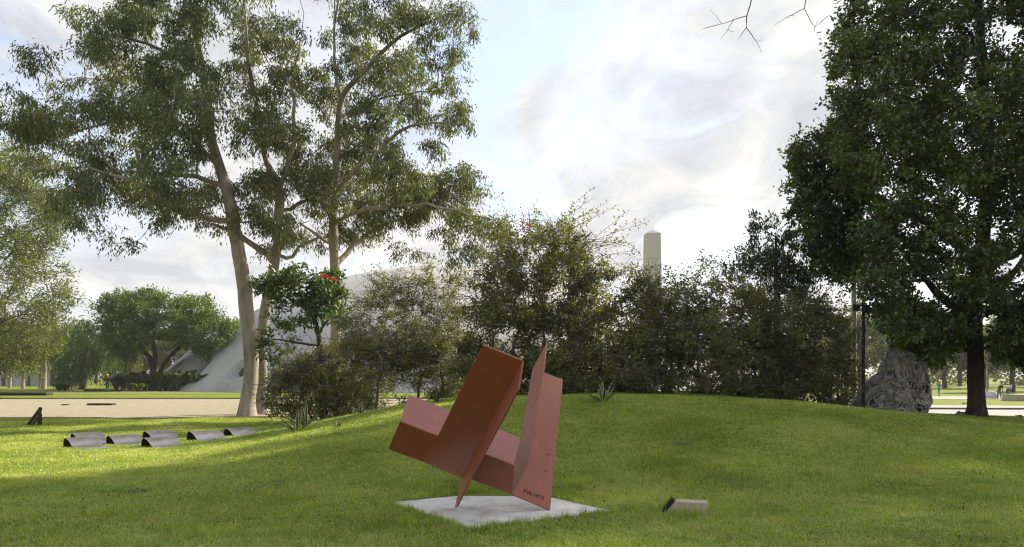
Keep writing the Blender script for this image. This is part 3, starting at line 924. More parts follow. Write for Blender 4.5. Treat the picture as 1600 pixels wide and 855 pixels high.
park_tree('feathery_tree', 'large feathery pale green tree at the left edge of the picture', 60.0, [[(-70, 0, .5), (-60, 560, .45), (-40, 480, .35), (-20, 400, .25), (-10, 330, .12)]],
          [(-200, 300), (-100, 225), (15, 232), (62, 265), (85, 300), (102, 342), (94, 385), (78, 402), (110, 440), (114, 478), (95, 508), (88, 545), (62, 575), (5, 585), (-120, 560), (-200, 480)], 560, 5.5, 110, 1.25, .34, .085, 'feather', 'leaf_feather')
park_tree('weeping_tree', 'dark weeping willow standing left of the spreading tree', 88.0, [[(128, 0, .4), (132, 575, .35), (136, 545, .28), (130, 515, .15)]],
          [(84, 588), (80, 560), (95, 522), (115, 496), (140, 498), (165, 520), (182, 550), (186, 578), (150, 572), (118, 592)], 150, 3.5, 90, 1.1, .40, .09, 'weep', 'leaf_tulip')
park_tree('spreading_tree', 'broad spreading tree with several dark stems before the dome', 84.0, [[(236, 0, .35), (238, 580, .3), (236, 560, .26), (212, 530, .18), (190, 505, .1)], [(246, 0, .3), (250, 580, .27), (262, 560, .22), (285, 540, .16), (320, 520, .09)], [(240, 0, .28), (243, 565, .25), (240, 520, .18), (245, 485, .08)]],
          [(150, 487), (176, 463), (232, 455), (288, 472), (320, 464), (350, 486), (372, 506), (368, 532), (346, 550), (318, 556), (292, 545), (262, 530), (230, 535), (205, 560), (180, 555), (162, 532)], 330, 4.5, 90, 1.05, .36, .14, 'round', 'leaf_park')
park_tree('weeping_tree', 'pale yellow-green weeping tree between the willow and the spreading tree', 96.0, [[(196, 0, .25), (197, 580, .2), (198, 550, .12)]],
          [(172, 590), (172, 560), (188, 540), (212, 545), (222, 575), (215, 592)], 60, 2.5, 80, 1.1, .40, .10, 'weep', 'leaf_feather')
for i, (x, d, r, lab) in enumerate(((36, 92, .22, 'slim leftmost trunk of the young trees under the feathery crown'), (68, 92, .32, 'pale stout trunked tree under the feathery crown'), (62, 95, .2, 'slim tree right behind the pale stout trunk'), (15, 98, .22, 'slim tree near the left picture edge'))):
    park_tree('young_tree', lab, d, [[(x, 0, r), (x + 1, 580, r * .9), (x + 2, 555, r * .7), (x + 3, 530, r * .4)]],
              [(x - 30, 565), (x - 32, 530), (x - 10, 505), (x + 22, 510), (x + 32, 545), (x + 22, 570)], 34, 2.5, 80, 1.1, .36, .12, 'round', 'leaf_feather', 'gum_bark')


# ------------------------------------------------------------------ far trees (three shapes, copied)
def far_proto(h, r, n, seed):
    sk = Skel()
    sk.limb([np.zeros(3), np.array([.1, 0, h * .3]), np.array([-.2, .1, h * .55]), np.array([.1, 0, h * .8])], [r * .07 + .1, r * .055 + .08, r * .04 + .05, .06], -1, 1.0, .08)
    u = rand_unit(n) * rng.random((n, 1)) ** .4
    lob = 1 + .25 * np.sin(3 * np.arctan2(u[:, 1], u[:, 0]) + seed) * np.abs(u[:, 2] + .3)
    cl = np.stack([u[:, 0] * r * lob, u[:, 1] * r * lob, h * .62 + u[:, 2] * h * .38], -1)
    sk.grow(cl, 1.2, .1, .15, .7)
    fol = foliage(cl, 75, r * .22, .50, .22, 'round', 5, .8, .02)
    return sk, fol


protos = []
for k, (h, r, n) in enumerate(((13, 5.5, 120), (16, 5.0, 130), (9, 4.5, 90))):
    sk, fol = far_proto(h, r, n, k)
    trunk, br = sk.build(.03, .47)
    br.add(fol[3], fol[4])
    protos.append((trunk.mesh('trunk', True), br.mesh('branches', True), mesh_np('crown', fol[0], [fol[1]], False, fol[2])))
    protos[-1][0].materials.append(M['bark'])
    protos[-1][1].materials.append(M['bark'])
    protos[-1][2].materials.append(M['leaf_far'])


def far_tree(x, y, k, sc, rz, label, group):
    root = empty('far_tree', (x, y, gz(x, y) - .05), rz)
    root.scale = (sc, sc, sc * rng.uniform(.9, 1.1))
    tag(root, label, 'tree', group)
    link('trunk', protos[k][0], root)
    o = link('branches', protos[k][1], root)
    o['kind'] = 'stuff'
    o = link('crown', protos[k][2], root)
    o['kind'] = 'stuff'


far = []
for px, d, k, sc, lab in (
        (1345, 118, 0, .95, 'pale distant tree behind the black lamp post'), (1392, 135, 1, .85, 'pale distant tree rising behind the top of the root sculpture'), (1432, 122, 2, 1.0, 'low distant tree between the root sculpture and the evergreen trunk'),
        (1476, 140, 0, .95, 'distant tree just left of the evergreen trunk, behind the lone worker'), (1540, 138, 2, 1.25, 'distant tree just right of the evergreen trunk'), (1582, 106, 1, .8, 'distant tree with visible trunk right behind the two workers'),
        (1640, 112, 2, 1.0, 'distant bushy tree at the right picture edge'), (1500, 165, 1, 1.0, 'farthest pale tree behind the evergreen trunk'), (1620, 160, 0, 1.1, 'far pale tree beyond the right picture edge'), (1310, 150, 0, 1.0, 'distant tree hidden behind the right end of the thicket'),
        (1250, 140, 2, 1.2, 'distant tree screened by the upright dark tree'), (1440, 175, 0, 1.0, 'farthest pale tree behind the root sculpture'), (1690, 140, 1, .9, 'far tree beyond the right frame edge')):
    far_tree((px - CX) / F * d, d, k, sc, rng.random() * 6.28, lab, 'distant trees on the right')
for px, d, k, sc, lab in (
        (-20, 130, 0, 1.0, 'far tree at the left picture edge'), (40, 150, 2, 1.3, 'far bushy tree behind the young trees on the left'), (95, 140, 2, 1.2, 'far bushy tree behind the dark willow'), (150, 155, 0, .8, 'far tree between the willow and the spreading tree'),
        (205, 145, 2, 1.1, 'far bushy tree behind the pale weeping tree'), (262, 150, 2, 1.1, 'far bushy tree beside the left foot of the dome'), (-90, 120, 1, 1.0, 'far tree beyond the left frame edge'), (378, 185, 2, 1.35, 'far tree seen above the slope of the dome left of the gum trunks')):
    far_tree((px - CX) / F * d, d, k, sc, rng.random() * 6.28, lab, 'distant trees on the left')

# far-off wood that closes the view, one unbroken mass
n = 1500
wx = rng.uniform(-260, 330, n)
wy = rng.uniform(190, 235, n) - np.abs(wx) * .12
cl = np.stack([wx, wy, rng.random(n) ** .8 * (8.5 + 2.5 * np.sin(wx * .11) + 1.5 * np.sin(wx * .37)) - .5], -1)
fol = foliage(cl, 45, 2.4, 1.0, .5, 'round', 3, .8, .03)
o = link('distant_wood', mesh_np('distant_wood', fol[0], [fol[1]], False, fol[2]), None, M['leaf_far'])
tag(o, 'far-off band of park trees closing the horizon', 'wood', kind='stuff')

# ------------------------------------------------------------------ dome
DC = np.array([-9.0, 108.0, 0.0])
DA, DH = 38.5, 16.6
DR = (DA ** 2 + DH ** 2) / (2 * DH)


def dome_pt(th, s):
    """th: azimuth, s: 0 rim .. 1 top"""
    pm = math.asin(DA / DR)
    ph = pm * (1 - s)
    r = DR * np.sin(ph)
    z = DR * np.cos(ph) - (DR - DH)
    n = np.stack([np.sin(ph) * np.sin(th), -np.sin(ph) * np.cos(th), np.cos(ph)], -1)
    return np.stack([r * np.sin(th), -r * np.cos(th), z], -1), n


nth, ns = 960, 90
sv = np.concatenate([np.linspace(0, .26, 56), np.linspace(.27, 1, ns - 56)])
TH, SS = np.meshgrid(np.linspace(0, 2 * np.pi, nth, endpoint=False), sv)
V, Nn = dome_pt(TH, SS)
arc = DR * math.asin(DA / DR)
nw = 30
wins = [2 * np.pi * (k + .5) / nw for k in range(nw)]
dth = (TH * nw / (2 * np.pi)) % 1.0 - .5
du = dth * (2 * np.pi / nw) * DA * .93
dvv = (SS * arc - 3.3)
e = (du / 1.35) ** 2 + (dvv / 1.75) ** 2
depth = np.clip((1 - e) * 5.0, 0, 1) * np.clip(.25 + (dvv + 1.75) / 3.5, 0, 1) * 1.3
V = V - Nn * depth[..., None]
a = np.arange(nth * ns).reshape(ns, nth)
q = np.stack([a[:-1], np.roll(a[:-1], -1, 1), np.roll(a[1:], -1, 1), a[1:]], -1).reshape(-1, 4)
droot = empty('dome_building', DC)
tag(droot, 'large white concrete dome with a ring of round windows at its foot', 'building')
link('shell', mesh_np('shell', V.reshape(-1, 3), [q], True), droot, M['dome'])
an = np.linspace(0, 2 * np.pi, 20, endpoint=False)
for k, t in enumerate(wins):
    if math.cos(t) < -0.2:
        continue
    p, n = dome_pt(np.array(t), np.array((3.3 + .55) / arc))
    uu = np.array([math.cos(t), math.sin(t), 0])
    vv = np.cross(n, uu)
    if vv[2] < 0:
        vv = -vv
    ring = [p - n * .75 + uu * 1.0 * math.cos(z) + vv * .95 * math.sin(z) for z in an]
    ring2 = [x + n * .06 for x in ring]
    mb = MB()
    mb.poly(np.array(ring2 + ring), [list(range(20))] + [[i, (i + 1) % 20, 20 + (i + 1) % 20, 20 + i] for i in range(20)])
    link('window', mb.mesh('window'), droot, M['dark_glass'])

# ------------------------------------------------------------------ obelisk
oc = P(1019, 587, 362.0)
oroot = empty('obelisk', (oc[0], oc[1], 0), 0)
tag(oroot, 'tall pale stone obelisk rising behind the thicket', 'obelisk')
zt = EYE + (587 - 366) / F * 362
za_ = EYE + (587 - 358.5) / F * 362
hw0, hw1 = 6.1, 4.75
rz = R(47)


def sq(hd, z):
    return [[hd * math.cos(rz + i * math.pi / 2), hd * math.sin(rz + i * math.pi / 2), z] for i in range(4)]


mb = MB()
nc = 40
for i in range(nc):
    t0, t1 = i / nc, (i + 1) / nc
    za0, zb0 = zt * t0, zt * t1 - 0.16
    h0, h1 = hw0 + (hw1 - hw0) * t0, hw0 + (hw1 - hw0) * t1
    mb.poly(sq(h0, za0) + sq(h1, zb0) + sq(h1 - .12, zb0) + sq(h1 - .12, zt * t1),
            [[j, (j + 1) % 4, 4 + (j + 1) % 4, 4 + j] for j in range(4)] + [[8 + j, 8 + (j + 1) % 4, 12 + (j + 1) % 4, 12 + j] for j in range(4)] + [[4 + j, 4 + (j + 1) % 4, 8 + (j + 1) % 4, 8 + j] for j in range(4)])
link('shaft', mb.mesh('shaft'), oroot, M['obelisk'])
mb = MB()
mb.poly(sq(hw1 + .03, zt) + [[0, 0, za_]], [[0, 1, 4], [1, 2, 4], [2, 3, 4], [3, 0, 4], [3, 2, 1, 0]])
link('pyramidion', mb.mesh('pyramidion'), oroot, M['obelisk'])
v, q = tubes(np.array([[[0, 0, za_ - .3], [0, 0, za_ + 1.3]]]), [[.10, .05]], 6)
link('lightning_rod', mesh_np('lightning_rod', v, [q]), oroot, M['pale_metal'])
# vertical rows of relief on the right face and a dark emblem lower down
fa, fb = np.array(sq(1, 0)[3]), np.array(sq(1, 0)[0])
if (fa + fb)[0] < 0 or (fa + fb)[1] > 0:
    cands = [(np.array(sq(1, 0)[i]), np.array(sq(1, 0)[(i + 1) % 4])) for i in range(4)]
    fa, fb = max(cands, key=lambda c: (c[0] + c[1])[0] - (c[0] + c[1])[1])
fn = norm(fa + fb)
ft = norm(fb - fa)
for cidx, off in enumerate((-.9, .2, 1.3)):
    mb = MB()
    z = zt - 3
    while z > zt - 22:
        hd = hw0 + (hw1 - hw0) * z / zt
        mb.box(fn * (hd * .7071 + .02) + ft * off + np.array([0, 0, z]), (.55, .55, rng.uniform(.4, .9)), np.stack([ft, fn, [0, 0, 1]], 1) @ np.diag([1, .3, 1]))
        z -= 1.5
    o = link('relief', mb.mesh('relief'), oroot, M['obelisk'])
    o['kind'] = 'stuff'
z = EYE + (587 - 442) / F * 362
hd = hw0 + (hw1 - hw0) * z / zt
mb = MB()
for dx, dz, sx, sz in ((0, 0, 1.5, 1.6), (-.8, .6, .8, 1.2), (.8, .6, .8, 1.2), (0, -1, .9, .8)):
    mb.box(fn * (hd * .7071 + .05) + ft * (dx + .2) + np.array([0, 0, z + dz]), (sx, .3, sz), np.stack([ft, fn, [0, 0, 1]], 1))
link('emblem', mb.mesh('emblem'), oroot, M['kerb'])

# ------------------------------------------------------------------ concrete slab and red steel sculpture
SL_TOP = 0.03
cl_, cr_, cf_ = P(608, 785, F * (EYE - SL_TOP) / (785 - HY)), P(957, 798, F * (EYE - SL_TOP) / (798 - HY)), P(735, 826, F * (EYE - SL_TOP) / (826 - HY))
cb_ = cl_ + cr_ - cf_
top = np.array([cf_, cr_, cb_, cl_])
scen = top.mean(0)
slab = empty('concrete_slab', (scen[0], scen[1], 0))
tag(slab, 'pale square concrete slab under the red sculpture', 'slab')
bm = bmesh.new()
loT = [bm.verts.new((p[0] - scen[0], p[1] - scen[1], -0.12)) for p in top]
hiT = [bm.verts.new((p[0] - scen[0], p[1] - scen[1], SL_TOP)) for p in top]
bm.faces.new(hiT)
for i in range(4):
    bm.faces.new([loT[i], loT[(i + 1) % 4], hiT[(i + 1) % 4], hiT[i]])
bmesh.ops.bevel(bm, geom=[e for e in bm.edges if e.verts[0].co.z > 0 and e.verts[1].co.z > 0], offset=0.012, segments=2, affect='EDGES')
me = bpy.data.meshes.new('slab')
bm.to_mesh(me)
bm.free()
link('slab', me, slab, M['concrete'])


def mat_paint():
    m, t = new_mat('oxide_red_paint')
    tcn = nd(t, 'ShaderNodeTexCoord')
    n = nd(t, 'ShaderNodeTexNoise', i_Scale=2.2, i_Detail=9.0, i_Roughness=0.62)
    mpp = nd(t, 'ShaderNodeMapping')
    mpp.inputs['Scale'].default_value = (2.2, 2.2, 0.5)
    t.links.new(tcn.outputs['Object'], mpp.inputs[0])
    t.links.new(mpp.outputs[0], n.inputs['Vector'])
    r = ramp(t, [(0.28, (0.235, 0.057, 0.027)), (0.72, (0.305, 0.078, 0.037))])
    t.links.new(n.outputs[0], r.inputs[0])
    b_ = nd(t, 'ShaderNodeBsdfPrincipled')
    n2 = nd(t, 'ShaderNodeTexNoise', i_Scale=5.0, i_Detail=8.0, i_Roughness=0.65)
    t.links.new(tcn.outputs['Object'], n2.inputs['Vector'])
    rr = nd(t, 'ShaderNodeMapRange', i_From_Min=0.3, i_From_Max=0.7, i_To_Min=0.34, i_To_Max=0.44)
    t.links.new(n2.outputs[0], rr.inputs[0])
    t.links.new(rr.outputs[0], b_.inputs['Roughness'])
    b_.inputs['Specular IOR Level'].default_value = 0.5
    b_.inputs['Coat Weight'].default_value = 0.25
    b_.inputs['Coat IOR'].default_value = 1.5
    b_.inputs['Coat Roughness'].default_value = 0.30
    t.links.new(r.outputs[0], b_.inputs['Base Color'])
    n3 = nd(t, 'ShaderNodeTexNoise', i_Scale=2.2, i_Detail=3.0)
    t.links.new(tcn.outputs['Object'], n3.inputs['Vector'])
    bp = nd(t, 'ShaderNodeBump', i_Strength=0.06, i_Distance=0.01)
    t.links.new(n3.outputs[0], bp.inputs['Height'])
    t.links.new(bp.outputs[0], b_.inputs['Normal'])
    o = nd(t, 'ShaderNodeOutputMaterial')
    t.links.new(b_.outputs[0], o.inputs[0])
    return m


M['paint'] = mat_paint()
ORG = np.array([0, 0, EYE])


def plane(p0, p1, p2):
    n = norm(np.cross(p1 - p0, p2 - p0))
    if np.dot(n, ORG - p0) < 0:
        n = -n
    return p0, n


def on(pl, px, py):
    d = P(px, py, 1.0) - ORG
    t = np.dot(pl[0] - ORG, pl[1]) / np.dot(d, pl[1])
    return ORG + d * t


spt = np.array([scen[0], scen[1], SL_TOP])
sculpt = empty('red_sculpture', spt)
tag(sculpt, 'red painted folded steel sculpture balanced on the concrete slab', 'sculpture')


def panel(mb, pts, n, t=0.020):
    pts = np.array(pts) - spt
    k = len(pts)
    c = pts.mean(0)
    s = sum(np.cross(pts[i] - c, pts[(i + 1) % k] - c) for i in range(k))
    if np.dot(s, n) < 0:
        pts = pts[::-1]
    v = np.vstack([pts, pts - n * t])
    mb.poly(v, [list(range(k)), list(range(2 * k - 1, k - 1, -1))] + [[(i + 1) % k, i, k + i, k + (i + 1) % k] for i in range(k)])


def steel_part(name, mb, parent):
    o = link(name, mb.mesh(name), parent, M['paint'])
    bv = o.modifiers.new('bevel', 'BEVEL')
    bv.width = 0.004
    bv.segments = 2
    bv.limit_method = 'ANGLE'
    return o


BL, BR, FL = P(606.5, 702, 9.45), P(799.8, 772.6, 9.02), P(625, 658.5, 9.02)
P1 = plane(BL, BR, FL)
FLa, FRa = on(P1, 625, 658.5), on(P1, 803, 727.4)
UP = plane(FLa, FRa, P(638.8, 616.2, 9.62))
mb = MB()
panel(mb, [BL, BR, FRa, FLa], P1[1])
panel(mb, [FLa, FRa, on(UP, 813.5, 683.8), on(UP, 638.8, 616.2)], UP[1])
beam = steel_part('crossbeam', mb, sculpt)
# left folded plate, bolted over the lower flange
off = P1[1] * 0.016
P1b = (P1[0] + off, P1[1])
A1, A2, A3, A4 = on(P1b, 753.8, 539.4), on(P1b, 816.4, 564), on(P1b, 721, 748), on(P1b, 663.7, 722.8)
tipz = P(710.5, 792, F * (EYE - SL_TOP) / (792 - HY))
P2 = plane(A2, A3, tipz)
B2 = on(P2, 809, 608.7)
mb = MB()
panel(mb, [A1, A2, A3, A4], P1[1])
panel(mb, [A2, B2, on(P2, 755, 711.6), on(P2, 733, 751), on(P2, 714, 791), tipz, A3], P2[1])
lp = steel_part('folded_plate', mb, sculpt)
# right folded plate
C0 = P(859.6, 797.5, F * (EYE - SL_TOP) / (797.5 - HY))
P3 = plane(C0, P(799.8, 772.6, 8.78), P(880, 593.4, 10.1))
D1, D2 = on(P3, 848.4, 581), on(P3, 822, 732)
P4 = plane(D1, D2, P(831.8, 576.8, D1[1] + 0.50))
mb = MB()
panel(mb, [D1, on(P3, 880, 593.4), C0, on(P3, 799.8, 772.6), D2], P3[1])
panel(mb, [on(P4, 853.8, 535.3), D1, D2, on(P4, 799.9, 772.4), on(P4, 803, 727.4), on(P4, 813.5, 683.8), on(P4, 831.8, 576.8)], P4[1])
rp = steel_part('folded_plate', mb, sculpt)
print('SCULPT', 'A1', A1.round(2), 'A2', A2.round(2), 'A3', A3.round(2), 'tip', tipz.round(2), 'B2', B2.round(2), 'D1', D1.round(2), 'D2', D2.round(2), 'P4 tip', on(P4, 853.8, 535.3).round(2), 'P4 low', on(P4, 799.9, 772.4).round(2), 'n1', P1[1].round(2), 'n2', P2[1].round(2), 'n3', P3[1].round(2), 'n4', P4[1].round(2), 'up', UP[1].round(2))


def bolt(parent, p, n):
    u = norm(np.cross(n, [0, 0, 1.0]))
    v_ = np.cross(n, u)
    mb = MB()
    prev = None
    rings = [(0.016, -.004), (0.016, .006), (0.012, .011), (0.004, .013)]
    vs = []
    for rr_, h in rings:
        for k in range(10):
            a_ = k * math.pi / 5
            vs.append(p - spt + n * h + u * rr_ * math.cos(a_) + v_ * rr_ * math.sin(a_))
    fs = []
    for i in range(3):
        for k in range(10):
            fs.append([i * 10 + k, i * 10 + (k + 1) % 10, (i + 1) * 10 + (k + 1) % 10, (i + 1) * 10 + k])
    fs.append([30 + k for k in range(10)])
    mb.poly(np.array(vs), fs)
    link('bolt', mb.mesh('bolt', True), parent, M['paint'])


for x, y in ((692.8, 694), (680.8, 720.7), (728, 709.5), (715.6, 734.4)):
    bolt(lp, on(P1b, x, y), P1[1])
for x, y in ((856.7, 709.5), (853.4, 736)):
    bolt(rp, on(P3, x, y), P3[1])
# welded lettering near the foot of the right plate
p0, p1_ = on(P3, 817.5, 769.5), on(P3, 855.5, 785)
xa = norm(p1_ - p0)
ya = np.cross(P3[1], xa)
mt = Matrix(((xa[0], ya[0], P3[1][0], 0), (xa[1], ya[1], P3[1][1], 0), (xa[2], ya[2], P3[1][2], 0), (0, 0, 0, 1)))
adv = 0.0
for chx, wd_ in (('F', .040), ('W', .062), ('-', .030), ('1', .036), ('9', .040), ('7', .038), ('5', .040)):
    tcv = bpy.data.curves.new('letter', 'FONT')
    tcv.body = chx
    tcv.size = 0.070
    tcv.extrude = 0.0035
    tmp = bpy.data.objects.new('letter_outline', tcv)
    C.objects.link(tmp)
    lme = bpy.data.meshes.new_from_object(tmp.evaluated_get(bpy.context.evaluated_depsgraph_get()))
    bpy.data.objects.remove(tmp)
    lme.materials.clear()
    lo_ = link('letter', lme, rp, M['rust_and_shade'])
    lo_.matrix_local = Matrix.Translation(Vector(p0 - spt + P3[1] * 0.001 + xa * adv)) @ mt
    adv += wd_


# ------------------------------------------------------------------ floodlight blocks in the grass
def flood_block(label, px, py, d, wdt, rz, group='concrete floodlight blocks'):
    x = (px - CX) / F * d
    root = empty('floodlight_block', (x, d, gz(x, d)), rz)
    root.scale = (wdt / .46, wdt / .46, wdt / .46 * 1.12)
    tag(root, label, 'floodlight', group)
    # body: wedge block, cut at an angle on its left end
    pr = [(-.20, 0, -.05), (-.235, 0, .035), (-.12, 0, .155), (.235, 0, .150), (.235, 0, -.05)]
    bm = bmesh.new()
    f_ = [bm.verts.new((p[0], -.11, p[2])) for p in pr]
    b_ = [bm.verts.new((p[0] + .02, .11, p[2])) for p in pr]
    bm.faces.new(f_)
    bm.faces.new(b_[::-1])
    for i in range(5):
        bm.faces.new([f_[(i + 1) % 5], f_[i], b_[i], b_[(i + 1) % 5]])
    bmesh.ops.bevel(bm, geom=bm.edges[:], offset=.006, segments=2, affect='EDGES')
    bmesh.ops.recalc_face_normals(bm, faces=bm.faces[:])
    me = bpy.data.meshes.new('housing')
    bm.to_mesh(me)
    bm.free()
    link('housing', me, root, M['block'])
    ang = math.atan2(.12, .115)
    rot = np.array([[math.cos(ang), 0, -math.sin(ang)], [0, 1, 0], [math.sin(ang), 0, math.cos(ang)]])
    nrm_ = np.array([-math.sin(ang), 0, math.cos(ang)])
    mid_ = np.array([-.178, 0, .095])
    mb = MB()
    mb.box(mid_ + nrm_ * .022, (.17, .19, .036), rot)
    link('lamp_case', mb.mesh('lamp_case'), root, M['black_metal'])
    mb = MB()
    mb.box(mid_ + nrm_ * .043, (.145, .165, .008), rot)
    link('lamp_glass', mb.mesh('lamp_glass'), root, M['dark_glass'])
    for by in (-.06, .06):
        mb = MB()
        mb.box((-.262, by, .02), (.02, .03, .09))
        link('bracket', mb.mesh('bracket'), root, M['black_metal'])


flood_block('concrete floodlight block with a black lamp in the foreground grass', 1071, 805, 8.75, .46, R(-10))
flood_block('small concrete floodlight block left of the evergreen trunk', 1504, 657, 25.0, .36, R(-6))
flood_block('small grey floodlight block right of the evergreen trunk at the frame edge', 1592, 654, 27.5, .26, R(80))

# ------------------------------------------------------------------ seven curved steel sheets
ed = norm(np.array([.643, .766, 0]))
dd_ = norm(np.array([.766, -.643, 0]))
prof = []
for t in np.linspace(0, 1, 8):
    a_ = math.pi * (1.0 - t * .72)
    prof.append((.115 + .125 * math.cos(a_), .105 + .115 * math.sin(a_) if t > .0 else .10))
prof = [(-.012, 0.0), (-.014, .06)] + prof
last = prof[-1]
for t in np.linspace(0, 1, 12)[1:]:
    h = last[1] * (1 - sstep(0, 1, t)) + .022 * sstep(0, 1, t)
    prof.append((last[0] + t * .42, h))
prof.append((prof[-1][0] + .60, .030))
prof = np.array(prof)
LEN = .66


def wave_mesh():
    mb = MB()
    k = len(prof)
    T = .010
    tg = norm(np.gradient(prof, axis=0))
    nr = np.stack([-tg[:, 1], tg[:, 0]], -1)
    inner = prof - nr * T
    vs = []
    for L_ in (0, LEN):
        for pr in (prof, inner):
            vs += [dd_ * p[0] + ed * L_ + np.array([0, 0, p[1]]) for p in pr]
    o, i2, o2, i3 = 0, k, 2 * k, 3 * k
    fs = []
    for j in range(k - 1):
        fs += [[o + j, o + j + 1, o2 + j + 1, o2 + j], [i2 + j + 1, i2 + j, i3 + j, i3 + j + 1], [o + j + 1, o + j, i2 + j, i2 + j + 1], [o2 + j, o2 + j + 1, i3 + j + 1, i3 + j]]
    mb.poly(np.array(vs), fs)
    me_ = mb.mesh('curved_steel_sheet', False)
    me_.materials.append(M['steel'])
    me_.materials.append(M['rust_and_shade'])  # inner faces coloured dark with the rust tone to give shade under the arch
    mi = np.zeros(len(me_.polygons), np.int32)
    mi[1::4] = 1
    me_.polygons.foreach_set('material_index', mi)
    return me_


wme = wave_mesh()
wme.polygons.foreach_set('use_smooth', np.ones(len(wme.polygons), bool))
try:
    wme.set_sharp_from_angle(angle=R(40))
except Exception:
    pass
waves = []
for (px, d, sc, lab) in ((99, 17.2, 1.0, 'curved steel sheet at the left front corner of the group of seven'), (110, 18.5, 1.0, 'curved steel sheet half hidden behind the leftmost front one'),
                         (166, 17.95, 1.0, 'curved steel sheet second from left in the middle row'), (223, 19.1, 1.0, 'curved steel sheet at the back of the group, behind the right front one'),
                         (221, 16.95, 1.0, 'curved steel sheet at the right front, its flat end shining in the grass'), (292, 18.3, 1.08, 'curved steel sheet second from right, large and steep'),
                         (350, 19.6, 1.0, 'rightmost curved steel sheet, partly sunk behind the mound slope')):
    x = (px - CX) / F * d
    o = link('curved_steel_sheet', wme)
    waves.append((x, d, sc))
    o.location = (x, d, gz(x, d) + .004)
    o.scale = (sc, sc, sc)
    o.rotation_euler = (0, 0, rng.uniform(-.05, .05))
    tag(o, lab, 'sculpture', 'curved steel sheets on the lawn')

# ------------------------------------------------------------------ leaning iron sculpture on the left lawn
b = base_at(52, 24.2, 0)
root = empty('iron_sculpture', b)
tag(root, 'small dark iron sculpture of two bars leaning on a post', 'sculpture')


def bar(p0, p1, w_, name, mat, parent, org, taper=1.0):
    p0, p1 = np.asarray(p0, float), np.asarray(p1, float)
    d = norm(p1 - p0)
    u = norm(np.cross(d, [0, 1.0, .01]))
    v_ = np.cross(d, u)
    vs = []
    for p, s in ((p0, 1.0), (p1, taper)):
        for a_, c_ in ((-1, -1), (1, -1), (1, 1), (-1, 1)):
            vs.append(p + u * a_ * w_ / 2 * s + v_ * c_ * w_ / 2 * s - org)
    mb = MB()
    mb.poly(np.array(vs), [[0, 3, 2, 1], [4, 5, 6, 7]] + [[i, (i + 1) % 4, 4 + (i + 1) % 4, 4 + i] for i in range(4)])
    o = link(name, mb.mesh(name), parent, mat)
    bv = o.modifiers.new('bevel', 'BEVEL')
    bv.width = w_ * .12
    bv.segments = 2
    return o


bar(P(40, 669, 24.2), P(61, 641, 24.3), .075, 'leaning_bar', M['rust_and_shade'], root, b)
bar(P(47, 669, 23.9), P(64, 646, 24.2), .075, 'leaning_bar', M['rust_and_shade'], root, b)
bar(P(62, 669, 24.35), P(62, 648, 24.35), .10, 'post', M['rust_and_shade'], root, b)
bar(P(60, 648, 24.27), P(63.5, 636.5, 24.27), .115, 'head_block', M['rust_and_shade'], root, b, .7)

# long dark steel bar and flat plates lying by the gravel
for nm, lab, x0, x1, row, d, h, wd in (('steel_bar', 'long low rusty steel bar lying on the grass beyond the gravel', -60, 78, 618, 62, .27, 1.0), ('steel_plate', 'long thin dark steel plate lying on the gravel', 139, 178, 633.5, 41, .10, .5),
                                       ('steel_plate', 'short dark steel plate lying on the gravel', 98, 106, 633.5, 41, .06, .35), ('edging_board', 'low dark edging board before the paddle-leaf plants', 132, 190, 612, 77.2, .25, .3)):
    xa_, xb_ = (x0 - CX) / F * d, (x1 - CX) / F * d
    bm = bmesh.new()
    bmesh.ops.create_cube(bm, size=1.0)
    for v_ in bm.verts:
        v_.co.x *= (xb_ - xa_)
        v_.co.y *= wd
        v_.co.z = (v_.co.z + .5) * h + (v_.co.x / (xb_ - xa_)) * -.10 * h
    bmesh.ops.bevel(bm, geom=bm.edges[:], offset=.02, segments=2, affect='EDGES')
    me = bpy.data.meshes.new(nm)
    bm.to_mesh(me)
    bm.free()
    o = link(nm, me, None, M['rust_and_shade'])
    o.location = ((xa_ + xb_) / 2, d, gz((xa_ + xb_) / 2, d) + (.02 if nm == 'steel_plate' else -.02))
    tag(o, lab, 'steel' if 'steel' in nm else 'edging')


# ------------------------------------------------------------------ agaves
def mat_agave():
    m, t = new_mat('variegated_agave')
    at = nd(t, 'ShaderNodeAttribute', attribute_name='edge')
    r = ramp(t, [(0.0, (0.035, 0.055, 0.024)), (0.20, (0.07, 0.10, 0.042)), (0.32, (0.44, 0.42, 0.22)), (1.0, (0.55, 0.53, 0.30))])
    t.links.new(at.outputs['Fac'], r.inputs[0])
    b_ = nd(t, 'ShaderNodeBsdfPrincipled')
    b_.inputs['Roughness'].default_value = .5
    t.links.new(r.outputs[0], b_.inputs['Base Color'])
    o = nd(t, 'ShaderNodeOutputMaterial')
    t.links.new(b_.outputs[0], o.inputs[0])
    return m


M['agave'] = mat_agave()


def agave_leaf(L_, W_, curl, var):
    k = 9
    s = np.linspace(0, 1, k)
    wid = W_ * np.interp(s, [0, .25, .6, .85, 1], [.6, .8, 1.0, .6, .02])
    an_ = curl * 1.25 + .35 * curl * s
    ds = L_ / (k - 1)
    z = np.concatenate([[0], np.cumsum(np.cos(an_[1:]) * ds)])
    y = np.concatenate([[0], np.cumsum(np.sin(an_[1:]) * ds)])
    cols = [-1, -.55, 0, .55, 1]
    vs, ed_ = [], []
    for i in range(k):
        for c in cols:
            vs.append([c * wid[i] / 2, y[i] - (1 - abs(c)) * wid[i] * .22 * -1, z[i] + abs(c) * wid[i] * .12])
            ed_.append(1.0 if (abs(c) > .8 and var) else 0.0)
    fs = [[i * 5 + j, i * 5 + j + 1, (i + 1) * 5 + j + 1, (i + 1) * 5 + j] for i in range(k - 1) for j in range(4)]
    return np.array(vs), fs, ed_


